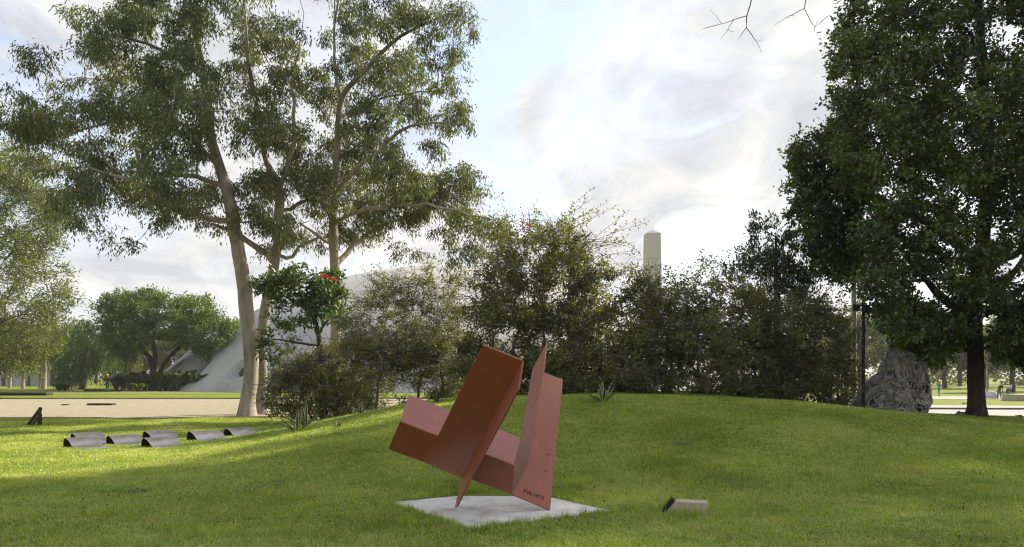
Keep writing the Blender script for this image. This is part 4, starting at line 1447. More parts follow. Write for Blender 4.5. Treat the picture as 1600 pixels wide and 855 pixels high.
def agave(label, px, py, d, size, n, var=True, lean=0.0):
    x = (px - CX) / F * d
    root = empty('agave', (x, d, gz(x, d) - .02))
    tag(root, label, 'agave', 'agaves on the mound')
    for i in range(n):
        t = i / n
        az = i * 2.4 + rng.uniform(-.3, .3)
        el = rng.uniform(.1, .9) if i else .05
        v_, fs, ed_ = agave_leaf(size * rng.uniform(.8, 1.15), size * .13, el, var)
        v_ = v_ + np.array([0, .03 * size, 0])
        c_, s_ = math.cos(az), math.sin(az)
        v_ = np.stack([v_[:, 0] * c_ - v_[:, 1] * s_, v_[:, 0] * s_ + v_[:, 1] * c_, v_[:, 2]], -1)
        mb = MB()
        mb.poly(v_, fs)
        me = mb.mesh('leaf', True)
        a_ = me.attributes.new('edge', 'FLOAT', 'POINT')
        a_.data.foreach_set('value', np.array(ed_, np.float32))
        link('leaf', me, root, M['agave'])


agave('larger variegated agave, left one of the pair below the gum trees', 464, 690, 17.0, .52, 12)
agave('variegated agave leaning right, just behind the larger one', 478, 680, 18.4, .60, 12)
agave('tiny variegated agave alone on the grass slope', 529, 696, 16.0, .22, 8)
agave('grey-green agave at the foot of the airy shrub', 563, 653, 20.2, .42, 8, True)
agave('grey-green agave showing above the left flange of the red sculpture', 684, 640, 19.5, .42, 9, False)
agave('striped agave alone on the crest right of the sculpture', 942, 640, 17.2, .50, 16, True)
agave('little agave low at the left foot of the mound', 568, 655, 20.4, .30, 6, True)


# ------------------------------------------------------------------ paddle-leaf plants before the dome
def paddle_mesh(n):
    vs, fs, ti = [], [], []
    off_ = 0
    for i in range(n):
        az = rng.random() * 2 * math.pi
        el = rng.uniform(.15, .75)
        H_ = rng.uniform(1.1, 1.9)
        out_ = np.array([math.cos(az), math.sin(az), 0])
        side = np.array([-math.sin(az), math.cos(az), 0])
        p0_ = out_ * .12
        p1_ = p0_ + out_ * H_ * el * .35 + np.array([0, 0, H_ * .55])
        p2_ = p1_ + out_ * H_ * el * .35 + np.array([0, 0, H_ * .28])
        p3_ = p2_ + out_ * H_ * el * .35 + np.array([0, 0, H_ * .12])
        w_ = rng.uniform(.16, .26)
        tw = rng.uniform(-.8, .8)
        sd_ = side * math.cos(tw) + np.array([0, 0, 1]) * math.sin(tw)
        pts = [p0_ - side * .02, p0_ + side * .02, p1_ + sd_ * .03, p1_ - sd_ * .03, p2_ + sd_ * w_, p2_ - sd_ * w_, p3_ + sd_ * .02, p3_ - sd_ * .02]
        vs += pts
        fs += [[off_, off_ + 1, off_ + 2, off_ + 3], [off_ + 3, off_ + 2, off_ + 4, off_ + 5], [off_ + 5, off_ + 4, off_ + 6, off_ + 7]]
        t_ = float(np.clip(rng.normal(.45, .3), 0, 1))
        ti += [t_] * 3
        off_ += 8
    return mesh_np('leaves', np.array(vs), [np.array(fs)], True, ti)


pm = [paddle_mesh(60) for _ in range(3)]
for m_ in pm:
    m_.materials.append(M['leaf_paddle'])
ordn = ['first', 'second', 'third', 'fourth', 'fifth', 'sixth', 'seventh', 'eighth', 'ninth', 'tenth', 'eleventh', 'twelfth', 'thirteenth', 'fourteenth', 'fifteenth', 'sixteenth', 'seventeenth', 'eighteenth']
for i, (px, d, sc) in enumerate(((182, 82, .95), (192, 84, 1.1), (203, 82, 1.0), (214, 84, 1.2), (226, 81, 1.0), (237, 82, 1.15), (249, 79, 1.15), (259, 80, 1.05), (267, 79, 1.2), (276, 79, 1.1), (284, 80, 1.25), (293, 79.5, 1.1), (309, 79, 1.1), (322, 82, .9), (337, 80, 1.05), (351, 84, 1.3), (364, 84, 1.4), (382, 83, 1.3))):
    x = (px - CX) / F * d
    root = empty('paddle_leaf_plant', (x, d, gz(x, d) - .02), rng.random() * 6.28)
    root.scale = (sc,) * 3
    tag(root, ordn[i] + ' paddle-leaf clump from the left in the row before the dome', 'plant', 'row of paddle-leaf plants before the dome')
    o = link('leaves', pm[i % 3], root)
    o['kind'] = 'stuff'
for i, (px, d, sc, lab) in enumerate(((216, 76.5, .5, 'low pale grassy clump in front of the paddle-leaf row'), (93, 80, .55, 'low pale clump on the far lawn left of the walking person'), (101, 81, .5, 'low pale clump right beside the walking person'))):
    x = (px - CX) / F * d
    root = empty('grassy_clump', (x, d, gz(x, d) - .02))
    root.scale = (sc * 1.7, sc * 1.3, sc)
    tag(root, lab, 'plant')
    o = link('leaves', pm[i].copy(), root)
    o.data.materials.clear()
    o.data.materials.append(M['leaf_feather'])
    o['kind'] = 'stuff'


# ------------------------------------------------------------------ lamp posts
def lathe(mb, c, rz_, s=10):
    pts = np.array([[c[0], c[1], c[2] + z] for r_, z in rz_])[None]
    v_, q_ = tubes(pts, np.array([[r_ for r_, z in rz_]]), s)
    mb.add(v_, q_)


x = (1349 - CX) / F * 22.2
zb = gz(x, 22.2)
root = empty('black_lamp_post', (x, 22.2, zb))
tag(root, 'thin black lamp post with two small floodlights left of the root sculpture', 'lamp post')
H_ = EYE + (587 - 462) / F * 22.2 - zb
mb = MB()
lathe(mb, (0, 0, 0), [(.10, -.05), (.10, .04), (.055, .06), (.048, 1.2), (.045, H_ - .02), (.0, H_)])
link('post', mb.mesh('post', True), root, M['black_metal'])
mb = MB()
zc = EYE + (587 - 478) / F * 22.2 - zb
mb.box((-.04, 0, zc), (.46, .05, .05))
mb.box((.12, .0, H_ - .12), (.24, .03, .03))
link('crossarm', mb.mesh('crossarm'), root, M['black_metal'])
for sx, sz_ in ((-.24, zc - .06), (.06, zc - .12)):
    mb = MB()
    a_ = R(25)
    rot = np.array([[1, 0, 0], [0, math.cos(a_), -math.sin(a_)], [0, math.sin(a_), math.cos(a_)]])
    mb.box((sx, -.08, sz_), (.17, .12, .16), rot)
    mb.box((sx, 0, sz_ + .06), (.04, .05, .1))
    fo = link('floodlight', mb.mesh('floodlight'), root, M['black_metal'])
    mb = MB()
    mb.box(np.array((sx, -.08, sz_)) + rot @ np.array([0, -.064, 0]), (.14, .008, .13), rot)
    link('lens', mb.mesh('lens'), fo, M['dark_glass'])
x = (1334 - CX) / F * 31.0
zb = gz(x, 31)
root = empty('pale_lamp_post', (x, 31, zb))
tag(root, 'tall pale grey lamp post behind the black one', 'lamp post')
mb = MB()
lathe(mb, (0, 0, 0), [(.16, -.05), (.16, .1), (.11, .14), (.105, 3), (.085, 6.2), (.07, 8.4)])
link('post', mb.mesh('post', True), root, M['pale_metal'])
mb = MB()
v_, q_ = tubes(np.array([[[0, 0, 8.3], [.1, 0, 8.7], [.5, 0, 8.9], [1.1, 0, 8.95]]]), [[.06, .05, .045, .04]], 7)
mb.add(v_, q_)
ar = link('arm', mb.mesh('arm', True), root, M['pale_metal'])
mb = MB()
lathe(mb, (1.1, 0, 8.8), [(.0, .18), (.12, .16), (.2, .06), (.16, .0), (.0, -.03)])
link('lamp_head', mb.mesh('lamp_head', True), root, M['pale_metal'])
# slender far mast
x = (1542 - CX) / F * 110
root = empty('far_lamp_post', (x, 110, gz(x, 110)))
tag(root, 'slender distant lamp post right of the evergreen trunk', 'lamp post')
mb = MB()
lathe(mb, (0, 0, 0), [(.12, -.05), (.10, 3), (.07, 7.2)])
link('post', mb.mesh('post', True), root, M['pale_metal'])
mb = MB()
mb.box((0, -.2, 7.2), (1.0, .4, .12))
link('lamp_head', mb.mesh('lamp_head'), root, M['pale_metal'])

# ------------------------------------------------------------------ root sculpture
RD = 23.3
outl = np.array([(1338, 640), (1350, 618), (1364, 596), (1382, 586), (1384, 566), (1390, 552), (1406, 547), (1425, 551), (1437, 566), (1439, 590), (1444, 612), (1442, 634), (1438, 652), (1410, 656), (1375, 650), (1350, 646)], float)
cen = np.array([1405, 612.0])
rb = P(1400, 652, RD)
rb[2] = gz(rb[0], rb[1]) - .05
root = empty('root_sculpture', rb)
tag(root, 'grey sculpture of a huge twisted tree-root mass beside the black lamp post', 'sculpture')
# core body: outline rounded in depth
nr_, na_ = 14, 64
th = np.linspace(0, 2 * np.pi, na_, endpoint=False)
ang = np.arctan2(outl[:, 1] - cen[1], outl[:, 0] - cen[0])
rad_ = np.hypot(outl[:, 0] - cen[0], outl[:, 1] - cen[1])
o_ = np.argsort(ang)
ro = np.interp(th, np.concatenate([ang[o_] - 2 * np.pi, ang[o_], ang[o_] + 2 * np.pi]), np.tile(rad_[o_], 3))


def root_surf(a, u):
    """a angle, u -1 front .. 1 back"""
    rr_ = np.interp(a % (2 * np.pi), np.append(th, 2 * np.pi), np.append(ro, ro[0])) * np.sqrt(np.maximum(1 - u * u, 0)) ** .7
    return np.stack([(cen[0] + rr_ * np.cos(a) - CX) / F * RD, RD + u * .62 + 0 * rr_, EYE - (cen[1] + rr_ * np.sin(a) - HY) / F * RD], -1)


U, A_ = np.meshgrid(np.linspace(-.995, .995, nr_), th, indexing='ij')
V = root_surf(A_, U) * 1.0
V = V + rng.normal(size=V.shape) * .03
V = (V - P(*cen, RD)) * .86 + P(*cen, RD)
a = np.arange(nr_ * na_).reshape(nr_, na_)
q = np.stack([a[:-1], np.roll(a[:-1], -1, 1), np.roll(a[1:], -1, 1), a[1:]], -1).reshape(-1, 4)
mb = MB()
mb.add(V.reshape(-1, 3), q)
mb.poly(V[0], [list(range(na_))])
mb.poly(V[-1], [list(range(na_))[::-1]])
link('core', mb.mesh('core', True, rb), root, M['roots'])
mb = MB()
for i in range(760):
    a0 = rng.random() * 2 * np.pi
    u0 = rng.uniform(-.95, .55)
    k = 9
    s = np.linspace(0, 1, k)
    fl_ = rng.normal(0, .55)
    aa = a0 + fl_ * s + .15 * np.sin(s * 7 + rng.random() * 6)
    uu_ = np.clip(u0 + rng.normal(0, .5) * s + .06 * np.sin(s * 9 + rng.random() * 6), -.97, .95)
    pts = root_surf(aa, uu_)
    r0 = rng.choice([.02, .035, .055, .085], p=[.35, .3, .22, .13]) * rng.uniform(.7, 1.2)
    pts = pts + norm(pts - P(*cen, RD)) * rng.uniform(-.14, .09) + rng.normal(size=pts.shape) * .016
    pts[:, 2] = np.maximum(pts[:, 2], rb[2] + .03)
    v_, q_ = tubes(pts[None], (r0 * np.interp(s, [0, .3, 1], [.7, 1, .35]))[None], 5)
    mb.add(v_, q_)
o = link('roots', mb.mesh('roots', True, rb), root, M['roots'])
o['kind'] = 'stuff'
mb = MB()
for (xa0, ya0, xb0, yb0, r0) in ((1436, 575, 1442, 645, .08), (1428, 556, 1440, 610, .06), (1425, 640, 1462, 654, .06), (1400, 652, 1345, 636, .07), (1380, 590, 1345, 632, .06), (1390, 560, 1400, 620, .07), (1415, 600, 1395, 650, .08), (1430, 600, 1418, 652, .08)):
    s = np.linspace(0, 1, 9)
    pts = np.array([P(xa0 + (xb0 - xa0) * t, ya0 + (yb0 - ya0) * t, RD - .55 + .3 * math.sin(t * 3)) for t in s]) + rng.normal(size=(9, 3)) * .03
    v_, q_ = tubes(pts[None], (r0 * np.interp(s, [0, .5, 1], [.6, 1, .6]))[None], 7)
    mb.add(v_, q_)
link('thick_roots', mb.mesh('thick_roots', True, rb), root, M['roots'])

# ------------------------------------------------------------------ low concrete bench block, far right; pale building at far left
for nm, lab, cat, px0, px1, r0, d, h, dp, mt_ in (('concrete_block', 'long low concrete block on the far right lawn', 'block', 1577, 1660, 628, 70, .62, 2.2, 'block'), ('paving_stone', 'low grey stone on the strip of lawn left of the evergreen trunk', 'stone', 1506, 1514, 630, 62, .16, .6, 'block')):
    x0, x1 = (px0 - CX) / F * d, (px1 - CX) / F * d
    bm = bmesh.new()
    bmesh.ops.create_cube(bm, size=1.0)
    for v_ in bm.verts:
        v_.co.x *= x1 - x0
        v_.co.y *= dp
        v_.co.z = (v_.co.z + .5) * h
    bmesh.ops.bevel(bm, geom=bm.edges[:], offset=.03, segments=2, affect='EDGES')
    me = bpy.data.meshes.new(nm)
    bm.to_mesh(me)
    bm.free()
    o = link(nm, me, None, M[mt_])
    o.location = ((x0 + x1) / 2, d, gz((x0 + x1) / 2, d) - .02)
    tag(o, lab, cat)
M['white_wall'] = mat_plain('white_wall', (.62, .62, .62), .8)
M['grey_wall'] = mat_plain('grey_wall', (.12, .11, .10), .8)
x0, d = (50 - CX) / F * 118, 118
root = empty('pavilion', (x0, d, 0))
tag(root, 'low white walled pavilion under a dark roof behind the left trees', 'building')
mb = MB()
mb.box((0, 0, 1.3), (14, .3, 2.6))
link('wall', mb.mesh('wall'), root, M['white_wall'])
mb = MB()
mb.box((0, 1.5, 3.0), (17, 7, .5))
link('roof', mb.mesh('roof'), root, M['grey_wall'])
for cx_ in (-7.5, -3.6, .2, 3.8, 7.5):
    mb = MB()
    mb.box((cx_, -1.2, 1.4), (.35, .35, 2.8))
    link('column', mb.mesh('column'), root, M['grey_wall'])


# ------------------------------------------------------------------ people
def person(label, px, d, rz_, lean=0.0, cols=None, arms=((.25, .10, .95), (.25, .10, .95)), stride=.1, hgt=1.7, hat=None, seated=False):
    x = (px - CX) / F * d
    root = empty('person', (x, d, gz(x, d)), rz_)
    root.scale = (hgt / 1.72,) * 3
    tag(root, label, 'person')
    J, E_, Rr, G = {}, [], {}, {}

    def jt(n, p, par, r, reg):
        J[n] = np.array(p, float)
        Rr[n] = r
        G[n] = reg
        if par:
            E_.append((par, n))
    jt('pelvis', (0, 0, .93), None, (.15, .11), 1)
    jt('spine', (0, 0, 1.13), 'pelvis', (.145, .10), 0)
    jt('chest', (0, 0, 1.33), 'spine', (.165, .115), 0)
    jt('neck', (0, .0, 1.47), 'chest', (.055, .055), 2)
    jt('jaw', (0, .025, 1.54), 'neck', (.062, .075), 2)
    jt('head', (0, .015, 1.63), 'jaw', (.078, .095), 2)
    jt('crown', (0, .0, 1.705), 'head', (.05, .06), 3)
    jt('nose', (0, .115, 1.60), 'head', (.013, .016), 2)
    for s, nm in ((-1, 'l'), (1, 'r')):
        jt('hip' + nm, (s * .095, 0, .88), 'pelvis', (.095, .10), 1)
        jt('knee' + nm, (s * .11, s * stride * .5 + .03, .49), 'hip' + nm, (.062, .065), 1)
        jt('ankle' + nm, (s * .115, s * stride, .09), 'knee' + nm, (.042, .048), 1)
        jt('toe' + nm, (s * .125, s * stride + .17, .035), 'ankle' + nm, (.04, .03), 4)
        jt('shoulder' + nm, (s * .19, 0, 1.41), 'chest', (.062, .065), 0)
        ax_, ay_, az_ = arms[0 if s < 0 else 1]
        wr = np.array([s * ax_, ay_, az_])
        sh = J['shoulder' + nm]
        el_ = (sh + wr) / 2 + np.array([s * .06, -.07, -.03])
        jt('elbow' + nm, el_, 'shoulder' + nm, (.042, .044), 0)
        jt('wrist' + nm, wr, 'elbow' + nm, (.029, .029), 2)
        dr = norm(wr - el_)
        jt('palm' + nm, wr + dr * .07, 'wrist' + nm, (.036, .02), 2)
        sdv = np.array([0, 1.0, 0])
        for k, (o1, l1) in enumerate(((-.03, .07), (-.01, .085), (.01, .08), (.03, .06))):
            jt('f%d%s' % (k, nm), wr + dr * .11 + sdv * o1, 'palm' + nm, (.009, .009), 2)
            jt('g%d%s' % (k, nm), wr + dr * (.11 + l1 * .6) + sdv * o1 + np.array([-s * .025, 0, 0]), 'f%d%s' % (k, nm), (.008, .008), 2)
        jt('th' + nm, wr + dr * .05 + sdv * .05, 'palm' + nm, (.010, .010), 2)
    if lean:
        c_, s_ = math.cos(-lean), math.sin(-lean)
        for n in J:
            if not n.startswith(('hip', 'knee', 'ankle', 'toe', 'pelvis')):
                p = J[n] - np.array([0, 0, .93])
                J[n] = np.array([p[0], p[1] * c_ - p[2] * s_, p[1] * s_ + p[2] * c_]) + np.array([0, 0, .93])
    names = list(J)
    me = bpy.data.meshes.new('body')
    me.from_pydata([J[n] for n in names], [(names.index(a_), names.index(b_)) for a_, b_ in E_], [])
    tmp = bpy.data.objects.new('body_skeleton', me)
    C.objects.link(tmp)
    md = tmp.modifiers.new('skin', 'SKIN')
    md.use_smooth_shade = True
    for i, n in enumerate(names):
        me.skin_vertices[0].data[i].radius = Rr[n]
        me.skin_vertices[0].data[i].use_root = (n == 'pelvis')
    ss = tmp.modifiers.new('sub', 'SUBSURF')
    ss.levels = ss.render_levels = 1
    dg = bpy.context.evaluated_depsgraph_get()
    bme = bpy.data.meshes.new_from_object(tmp.evaluated_get(dg))
    bpy.data.objects.remove(tmp)
    Jp = np.array([J[n] for n in names])
    reg = np.array([G[n] for n in names])
    cen_ = np.array([f.center for f in bme.polygons])
    near_ = np.argmin(((cen_[:, None, :] - Jp[None]) ** 2).sum(-1), 1)
    bme.materials.clear()
    for c in cols:
        bme.materials.append(c)
    bme.polygons.foreach_set('material_index', reg[near_].astype(np.int32))
    bme.update()
    link('body', bme, root)
    if hat:
        hd_ = J['head'] + (J['crown'] - J['head']) * .5
        mb = MB()
        rows_ = [(.135, -.02), (.105, 0), (.10, .05), (.07, .095), (.0, .11)]
        lathe(mb, hd_, rows_, 14)
        link('hat', mb.mesh('hat', True), root, hat)
    return root


cl_navy = mat_plain('navy_cloth', (.022, .024, .036), .9)
cl_dark = mat_plain('dark_cloth', (.018, .016, .016), .9)
cl_green = mat_plain('green_cloth', (.030, .095, .070), .9)
cl_teal = mat_plain('teal_cloth', (.05, .19, .155), .9)
cl_white = mat_plain('white_cloth', (.5, .48, .48), .9)
cl_pink = mat_plain('pink_cloth', (.42, .22, .19), .9)
cl_olive = mat_plain('olive_cloth', (.05, .05, .035), .9)
skin_m = mat_plain('skin', (.30, .17, .11), .6)
hair_m = mat_plain('hair', (.012, .010, .008), .8)
yel_m = mat_plain('yellow_hat', (.5, .38, .03), .7)
shoe_m = mat_plain('shoe', (.02, .02, .02), .7)
person('person in dark jacket, green trousers and yellow hat walking away on the far path', 168, 73.5, R(8), 0, [cl_dark, cl_green, skin_m, hair_m, shoe_m], hat=yel_m)
person('person in a dark top with light sleeves walking beneath the dark willow', 109, 80, R(-60), R(8), [cl_navy, cl_olive, skin_m, hair_m, shoe_m], stride=.18, arms=((.26, .18, .98), (.26, -.1, .96)))
person('person in pale pink seen above the paddle-leaf plants', 273, 88, R(160), 0, [cl_pink, cl_white, skin_m, hair_m, shoe_m], hgt=1.72)
person('lone worker in teal overalls left of the evergreen trunk', 1467, 84, R(-150), R(12), [cl_teal, cl_teal, skin_m, hair_m, shoe_m], arms=((.2, .25, 1.05), (.22, .2, 1.0)))
person('left worker of two, bent over a broom, in navy shirt and green trousers', 1561, 76, R(-70), R(38), [cl_navy, cl_green, skin_m, hair_m, shoe_m], arms=((.16, .30, 1.0), (.18, .22, 1.05)))
person('right worker of two, bent forward with a white-backed shirt', 1574.5, 76.5, R(-75), R(42), [cl_white, cl_green, skin_m, hair_m, shoe_m], arms=((.16, .30, 1.0), (.18, .22, 1.05)))
for px0, px1, d, lab in ((1562, 1568, 75.7, 'broom with pale handle held by the left worker'), (1576, 1582, 76.2, 'broom with pale handle held by the right worker')):
    a0 = P(px0, 609, d)
    a1 = P(px1, 620, d)
    a1[2] = gz(a1[0], a1[1]) + .06
    root = empty('broom', a1)
    tag(root, lab, 'broom', 'brooms of the two workers')
    v_, q_ = tubes(np.array([a0 - a1, (a0 - a1) * .5, np.zeros(3)])[None], [[.018, .018, .018]], 6)
    link('handle', mesh_np('handle', v_, [q_]), root, mat_plain('broom_handle', (.5, .42, .3), .7))
    mb = MB()
    mb.poly(np.array([[-.08, -.04, .1], [.08, -.04, .1], [.08, .04, .1], [-.08, .04, .1], [-.2, -.05, -.05], [.2, -.05, -.05], [.2, .05, -.05], [-.2, .05, -.05]]), [[0, 1, 2, 3], [0, 4, 5, 1], [1, 5, 6, 2], [2, 6, 7, 3], [3, 7, 4, 0]])
    link('bristles', mb.mesh('bristles'), root, M['litter'])
x, d = (1550 - CX) / F * 77, 77
bm = bmesh.new()
bmesh.ops.create_icosphere(bm, subdivisions=3, radius=.5)
for v_ in bm.verts:
    v_.co.z = max(v_.co.z, -.22)
    v_.co.x *= 1.3
    v_.co *= 1 + .12 * math.sin(v_.co.x * 9 + v_.co.y * 7) * math.cos(v_.co.z * 8)
me = bpy.data.meshes.new('sack')
bm.to_mesh(me)
bm.free()
o = link('sack', me, None, cl_white)
o.location = (x, d, gz(x, d) + .2)
tag(o, 'white rubbish sack lying beside the two workers', 'sack')

# ------------------------------------------------------------------ bare tree close by, only twigs of it hang into view
sk = Skel()
tb = np.array([11.5, 6.5, gz(11.5, 6.5) - .05])
BD = 9.0
e_ = sk.limb([tb, tb + [0, 0, 2.5], tb + [-.4, .2, 4.6], tb + [-1.2, .6, 6.0], tb + [-2.2, 1.0, 7.0]], [.24, .18, .15, .11, .08], -1, .4, .02)
l1 = sk.limb([np.array([7.2, 8.2, 7.5]), np.array([5.0, 8.8, 7.2]), P(1262, -120, BD)], [.06, .045, .03], e_, .3, .03)
l2 = sk.limb([P(1205, -130, BD), P(1180, -60, BD), P(1174, 0, BD)], [.022, .012, .007], l1, .2, .01)


def tw(start, pts, r0=.0055, r1=.002):
    j = start if isinstance(start, int) else int(np.argmin(np.linalg.norm(np.array(sk.p) - P(*start, BD), axis=1)))
    return sk.limb([P(x, y, BD + dz) for x, y, dz in pts], np.linspace(r0, r1, len(pts)), j, .05, .003)


t1 = tw(l2, [(1167, 25, .02)], .0065, .006)
t2 = tw(t1, [(1155, 35, .05), (1130, 35.5, .1), (1097, 45.5, .15)])
tw((1130, 35.5), [(1126, 23, .1), (1109, 15, .12)], .003)
tw((1155, 35), [(1141.6, 48, 0), (1125, 62, -.05)], .004)
tw((1141, 49), [(1147, 50, 0)], .0025, .0015)
t3 = tw(t1, [(1166, 43, -.03)], .0055, .0045)
tw(t3, [(1159, 52, -.05), (1153, 62, -.06)], .004)
tw(t3, [(1178, 50, -.02), (1184, 66, 0), (1190.6, 82.6, 0)], .004)
tw((1184, 62), [(1192, 62, 0)], .002, .001)
tw((1125, 36), [(1112, 42, .1), (1100, 44, .12)], .003)
s1 = sk.limb([P(1264, -50, BD), P(1262, 0, BD), P(1257, 13.5, BD)], [.012, .008, .006], l1, .1, .004)
tw(s1, [(1232, 23, .05), (1215, 29, .08), (1209, 40.5, .1)], .0045)
tw((1232, 23), [(1242, 24, 0)], .002, .001)
s2 = tw(s1, [(1265, 38.6, -.05), (1273, 43, -.05)], .005, .004)
tw(s2, [(1294, 25, 0)], .004)
tw(s2, [(1272, 50, 0)], .003)
tw((1272, 42), [(1278, 32, 0)], .002, .001)
trunk, br = sk.build(.004, .4)
root = empty('bare_tree', tb)
tag(root, 'bare tree whose leafless twigs hang into the top of the sky', 'tree')
link('trunk', trunk.mesh('trunk', True, tb), root, M['bark'])
link('branches', br.mesh('branches', True, tb), root, M['twig'])


# ------------------------------------------------------------------ grass (one uncountable mass of blades)
def mat_grass():
    m, t = new_mat('grass_blade')
    geo = nd(t, 'ShaderNodeNewGeometry')
    n = nd(t, 'ShaderNodeTexNoise', i_Scale=0.55, i_Detail=6.0, i_Roughness=0.62)
    t.links.new(geo.outputs['Position'], n.inputs['Vector'])
    oi = nd(t, 'ShaderNodeObjectInfo')
    at = nd(t, 'ShaderNodeAttribute', attribute_name='tint')
    m1 = nd(t, 'ShaderNodeMath', operation='MULTIPLY_ADD')
    m1.inputs[1].default_value = .30
    t.links.new(oi.outputs['Random'], m1.inputs[0])
    mr = nd(t, 'ShaderNodeMapRange', i_From_Min=0.3, i_From_Max=0.7, i_To_Min=-.1, i_To_Max=.55)
    t.links.new(n.outputs[0], mr.inputs[0])
    t.links.new(mr.outputs[0], m1.inputs[2])
    m2 = nd(t, 'ShaderNodeMath', operation='MULTIPLY_ADD')
    m2.inputs[1].default_value = .6
    t.links.new(at.outputs['Fac'], m2.inputs[0])
    t.links.new(m1.outputs[0], m2.inputs[2])
    r = ramp(t, [(0.0, (0.11, 0.18, 0.020)), (0.35, (0.225, 0.325, 0.034)), (0.7, (0.34, 0.43, 0.064)), (1.0, (0.56, 0.58, 0.22))])
    t.links.new(m2.outputs[0], r.inputs[0])
    # dry straw patches
    n5 = nd(t, 'ShaderNodeTexNoise', i_Scale=1.7, i_Detail=7.0, i_Roughness=0.7)
    t.links.new(geo.outputs['Position'], n5.inputs['Vector'])
    dm = nd(t, 'ShaderNodeMapRange', i_From_Min=0.56, i_From_Max=0.74, i_To_Min=0.0, i_To_Max=0.65)
    t.links.new(n5.outputs[0], dm.inputs[0])
    dry = nd(t, 'ShaderNodeMix', data_type='RGBA')
    dry.inputs[7].default_value = (0.34, 0.30, 0.12, 1)
    t.links.new(dm.outputs[0], dry.inputs[0])
    t.links.new(r.outputs[0], dry.inputs[6])
    r = type('o', (), {'outputs': [dry.outputs[2]]})
    d = nd(t, 'ShaderNodeBsdfDiffuse')
    tr = nd(t, 'ShaderNodeBsdfTranslucent')
    g = nd(t, 'ShaderNodeBsdfGlossy', i_Roughness=.45)
    t.links.new(r.outputs[0], d.inputs[0])
    hs = nd(t, 'ShaderNodeMix', data_type='RGBA', blend_type='MULTIPLY')
    hs.inputs[0].default_value = 1
    hs.inputs[7].default_value = (1.5, 1.4, .6, 1)
    t.links.new(r.outputs[0], hs.inputs[6])
    t.links.new(hs.outputs[2], tr.inputs[0])
    a_ = nd(t, 'ShaderNodeMixShader')
    a_.inputs[0].default_value = .4
    t.links.new(d.outputs[0], a_.inputs[1])
    t.links.new(tr.outputs[0], a_.inputs[2])
    c_ = nd(t, 'ShaderNodeMixShader')
    c_.inputs[0].default_value = .05
    t.links.new(a_.outputs[0], c_.inputs[1])
    t.links.new(g.outputs[0], c_.inputs[2])
    o = nd(t, 'ShaderNodeOutputMaterial')
    t.links.new(c_.outputs[0], o.inputs[0])
    return m


M['grass'] = mat_grass()


def tuft_mesh(n, rad, h, wd, lean):
    az = rng.random(n) * 2 * np.pi
    rr_ = rad * np.sqrt(rng.random(n))
    ph = rng.random(n) * 2 * np.pi
    base = np.stack([rr_ * np.cos(ph), rr_ * np.sin(ph), np.full(n, -.004)], -1)
    H_ = h * rng.uniform(.5, 1.25, n)[:, None]
    ln = rng.uniform(.15, 1.0, n)[:, None] * lean
    out_ = np.stack([np.cos(az), np.sin(az), np.zeros(n)], -1)
    sd_ = np.stack([-np.sin(az), np.cos(az), np.zeros(n)], -1)
    up = np.array([0, 0, 1.0])
    w_ = wd * rng.uniform(.7, 1.3, n)[:, None]
    m_ = base + up * H_ * .6 + out_ * H_ * ln * .35
    t_ = base + up * H_ * (1 - .25 * ln) + out_ * H_ * ln
    v_ = np.stack([base - sd_ * w_ / 2, base + sd_ * w_ / 2, m_ + sd_ * w_ * .4, m_ - sd_ * w_ * .4, t_], 1)
    i0 = np.arange(n)[:, None] * 5
    me = mesh_np('tuft', v_.reshape(-1, 3), [i0 + np.array([0, 1, 2, 3]), i0 + np.array([3, 2, 4])], False, np.tile(np.clip(rng.normal(.5, .45, n), 0, 1.3), 2))
    me.materials.append(M['grass'])
    return me


gcol = bpy.data.collections.new('grass_tufts')
for i in range(6):
    gcol.objects.link(bpy.data.objects.new('grass_tuft_%d' % i, tuft_mesh(34, .115, .042 + .012 * (i % 3), .0066, 1.6)))


def grass_points(n, y0, y1, pw):
    u = rng.random(n)
    y = (y0 ** pw + u * (y1 ** pw - y0 ** pw)) ** (1 / pw)
    x = (rng.random(n) * 2 - 1) * (.70 * y + 1.2)
    return x, y


def in_slab(x, y, grow=0.0):
    e1, e2 = (cr_ - cf_)[:2], (cl_ - cf_)[:2]
    Mx = np.linalg.inv(np.stack([e1, e2], 1))
    uv = np.stack([x - cf_[0], y - cf_[1]], -1) @ Mx.T
    g = grow / 2.0
    return ((uv > -g) & (uv < 1 + g)).all(-1)


x, y = grass_points(74000, 6.3, 29.0, 1.0)
k = ~in_slab(x, y, .17)
for wx_, wy_, sc_ in waves:
    rel = np.stack([x - wx_, y - wy_, 0 * x], -1)
    pd, pe = rel @ dd_ / sc_, rel @ ed / sc_
    k &= ~((pd > .0) & (pd < 1.25) & (pe > -.06) & (pe < LEN + .04))
k &= y < gn_near(x) - .25 + np.where(x > 4, 99, 0)
x, y = x[k], y[k]
sc = .85 + .30 * rng.random(len(x)) + np.clip((y - 9) / 28, 0, .6)
hs = rng.uniform(.65, 1.15, len(x)) + .55 * np.clip(np.sin(x * 1.3 + 2 * np.sin(y * .9)) * np.sin(y * 1.1 + 1.7 * np.sin(x * .7)) + .1, 0, 1)
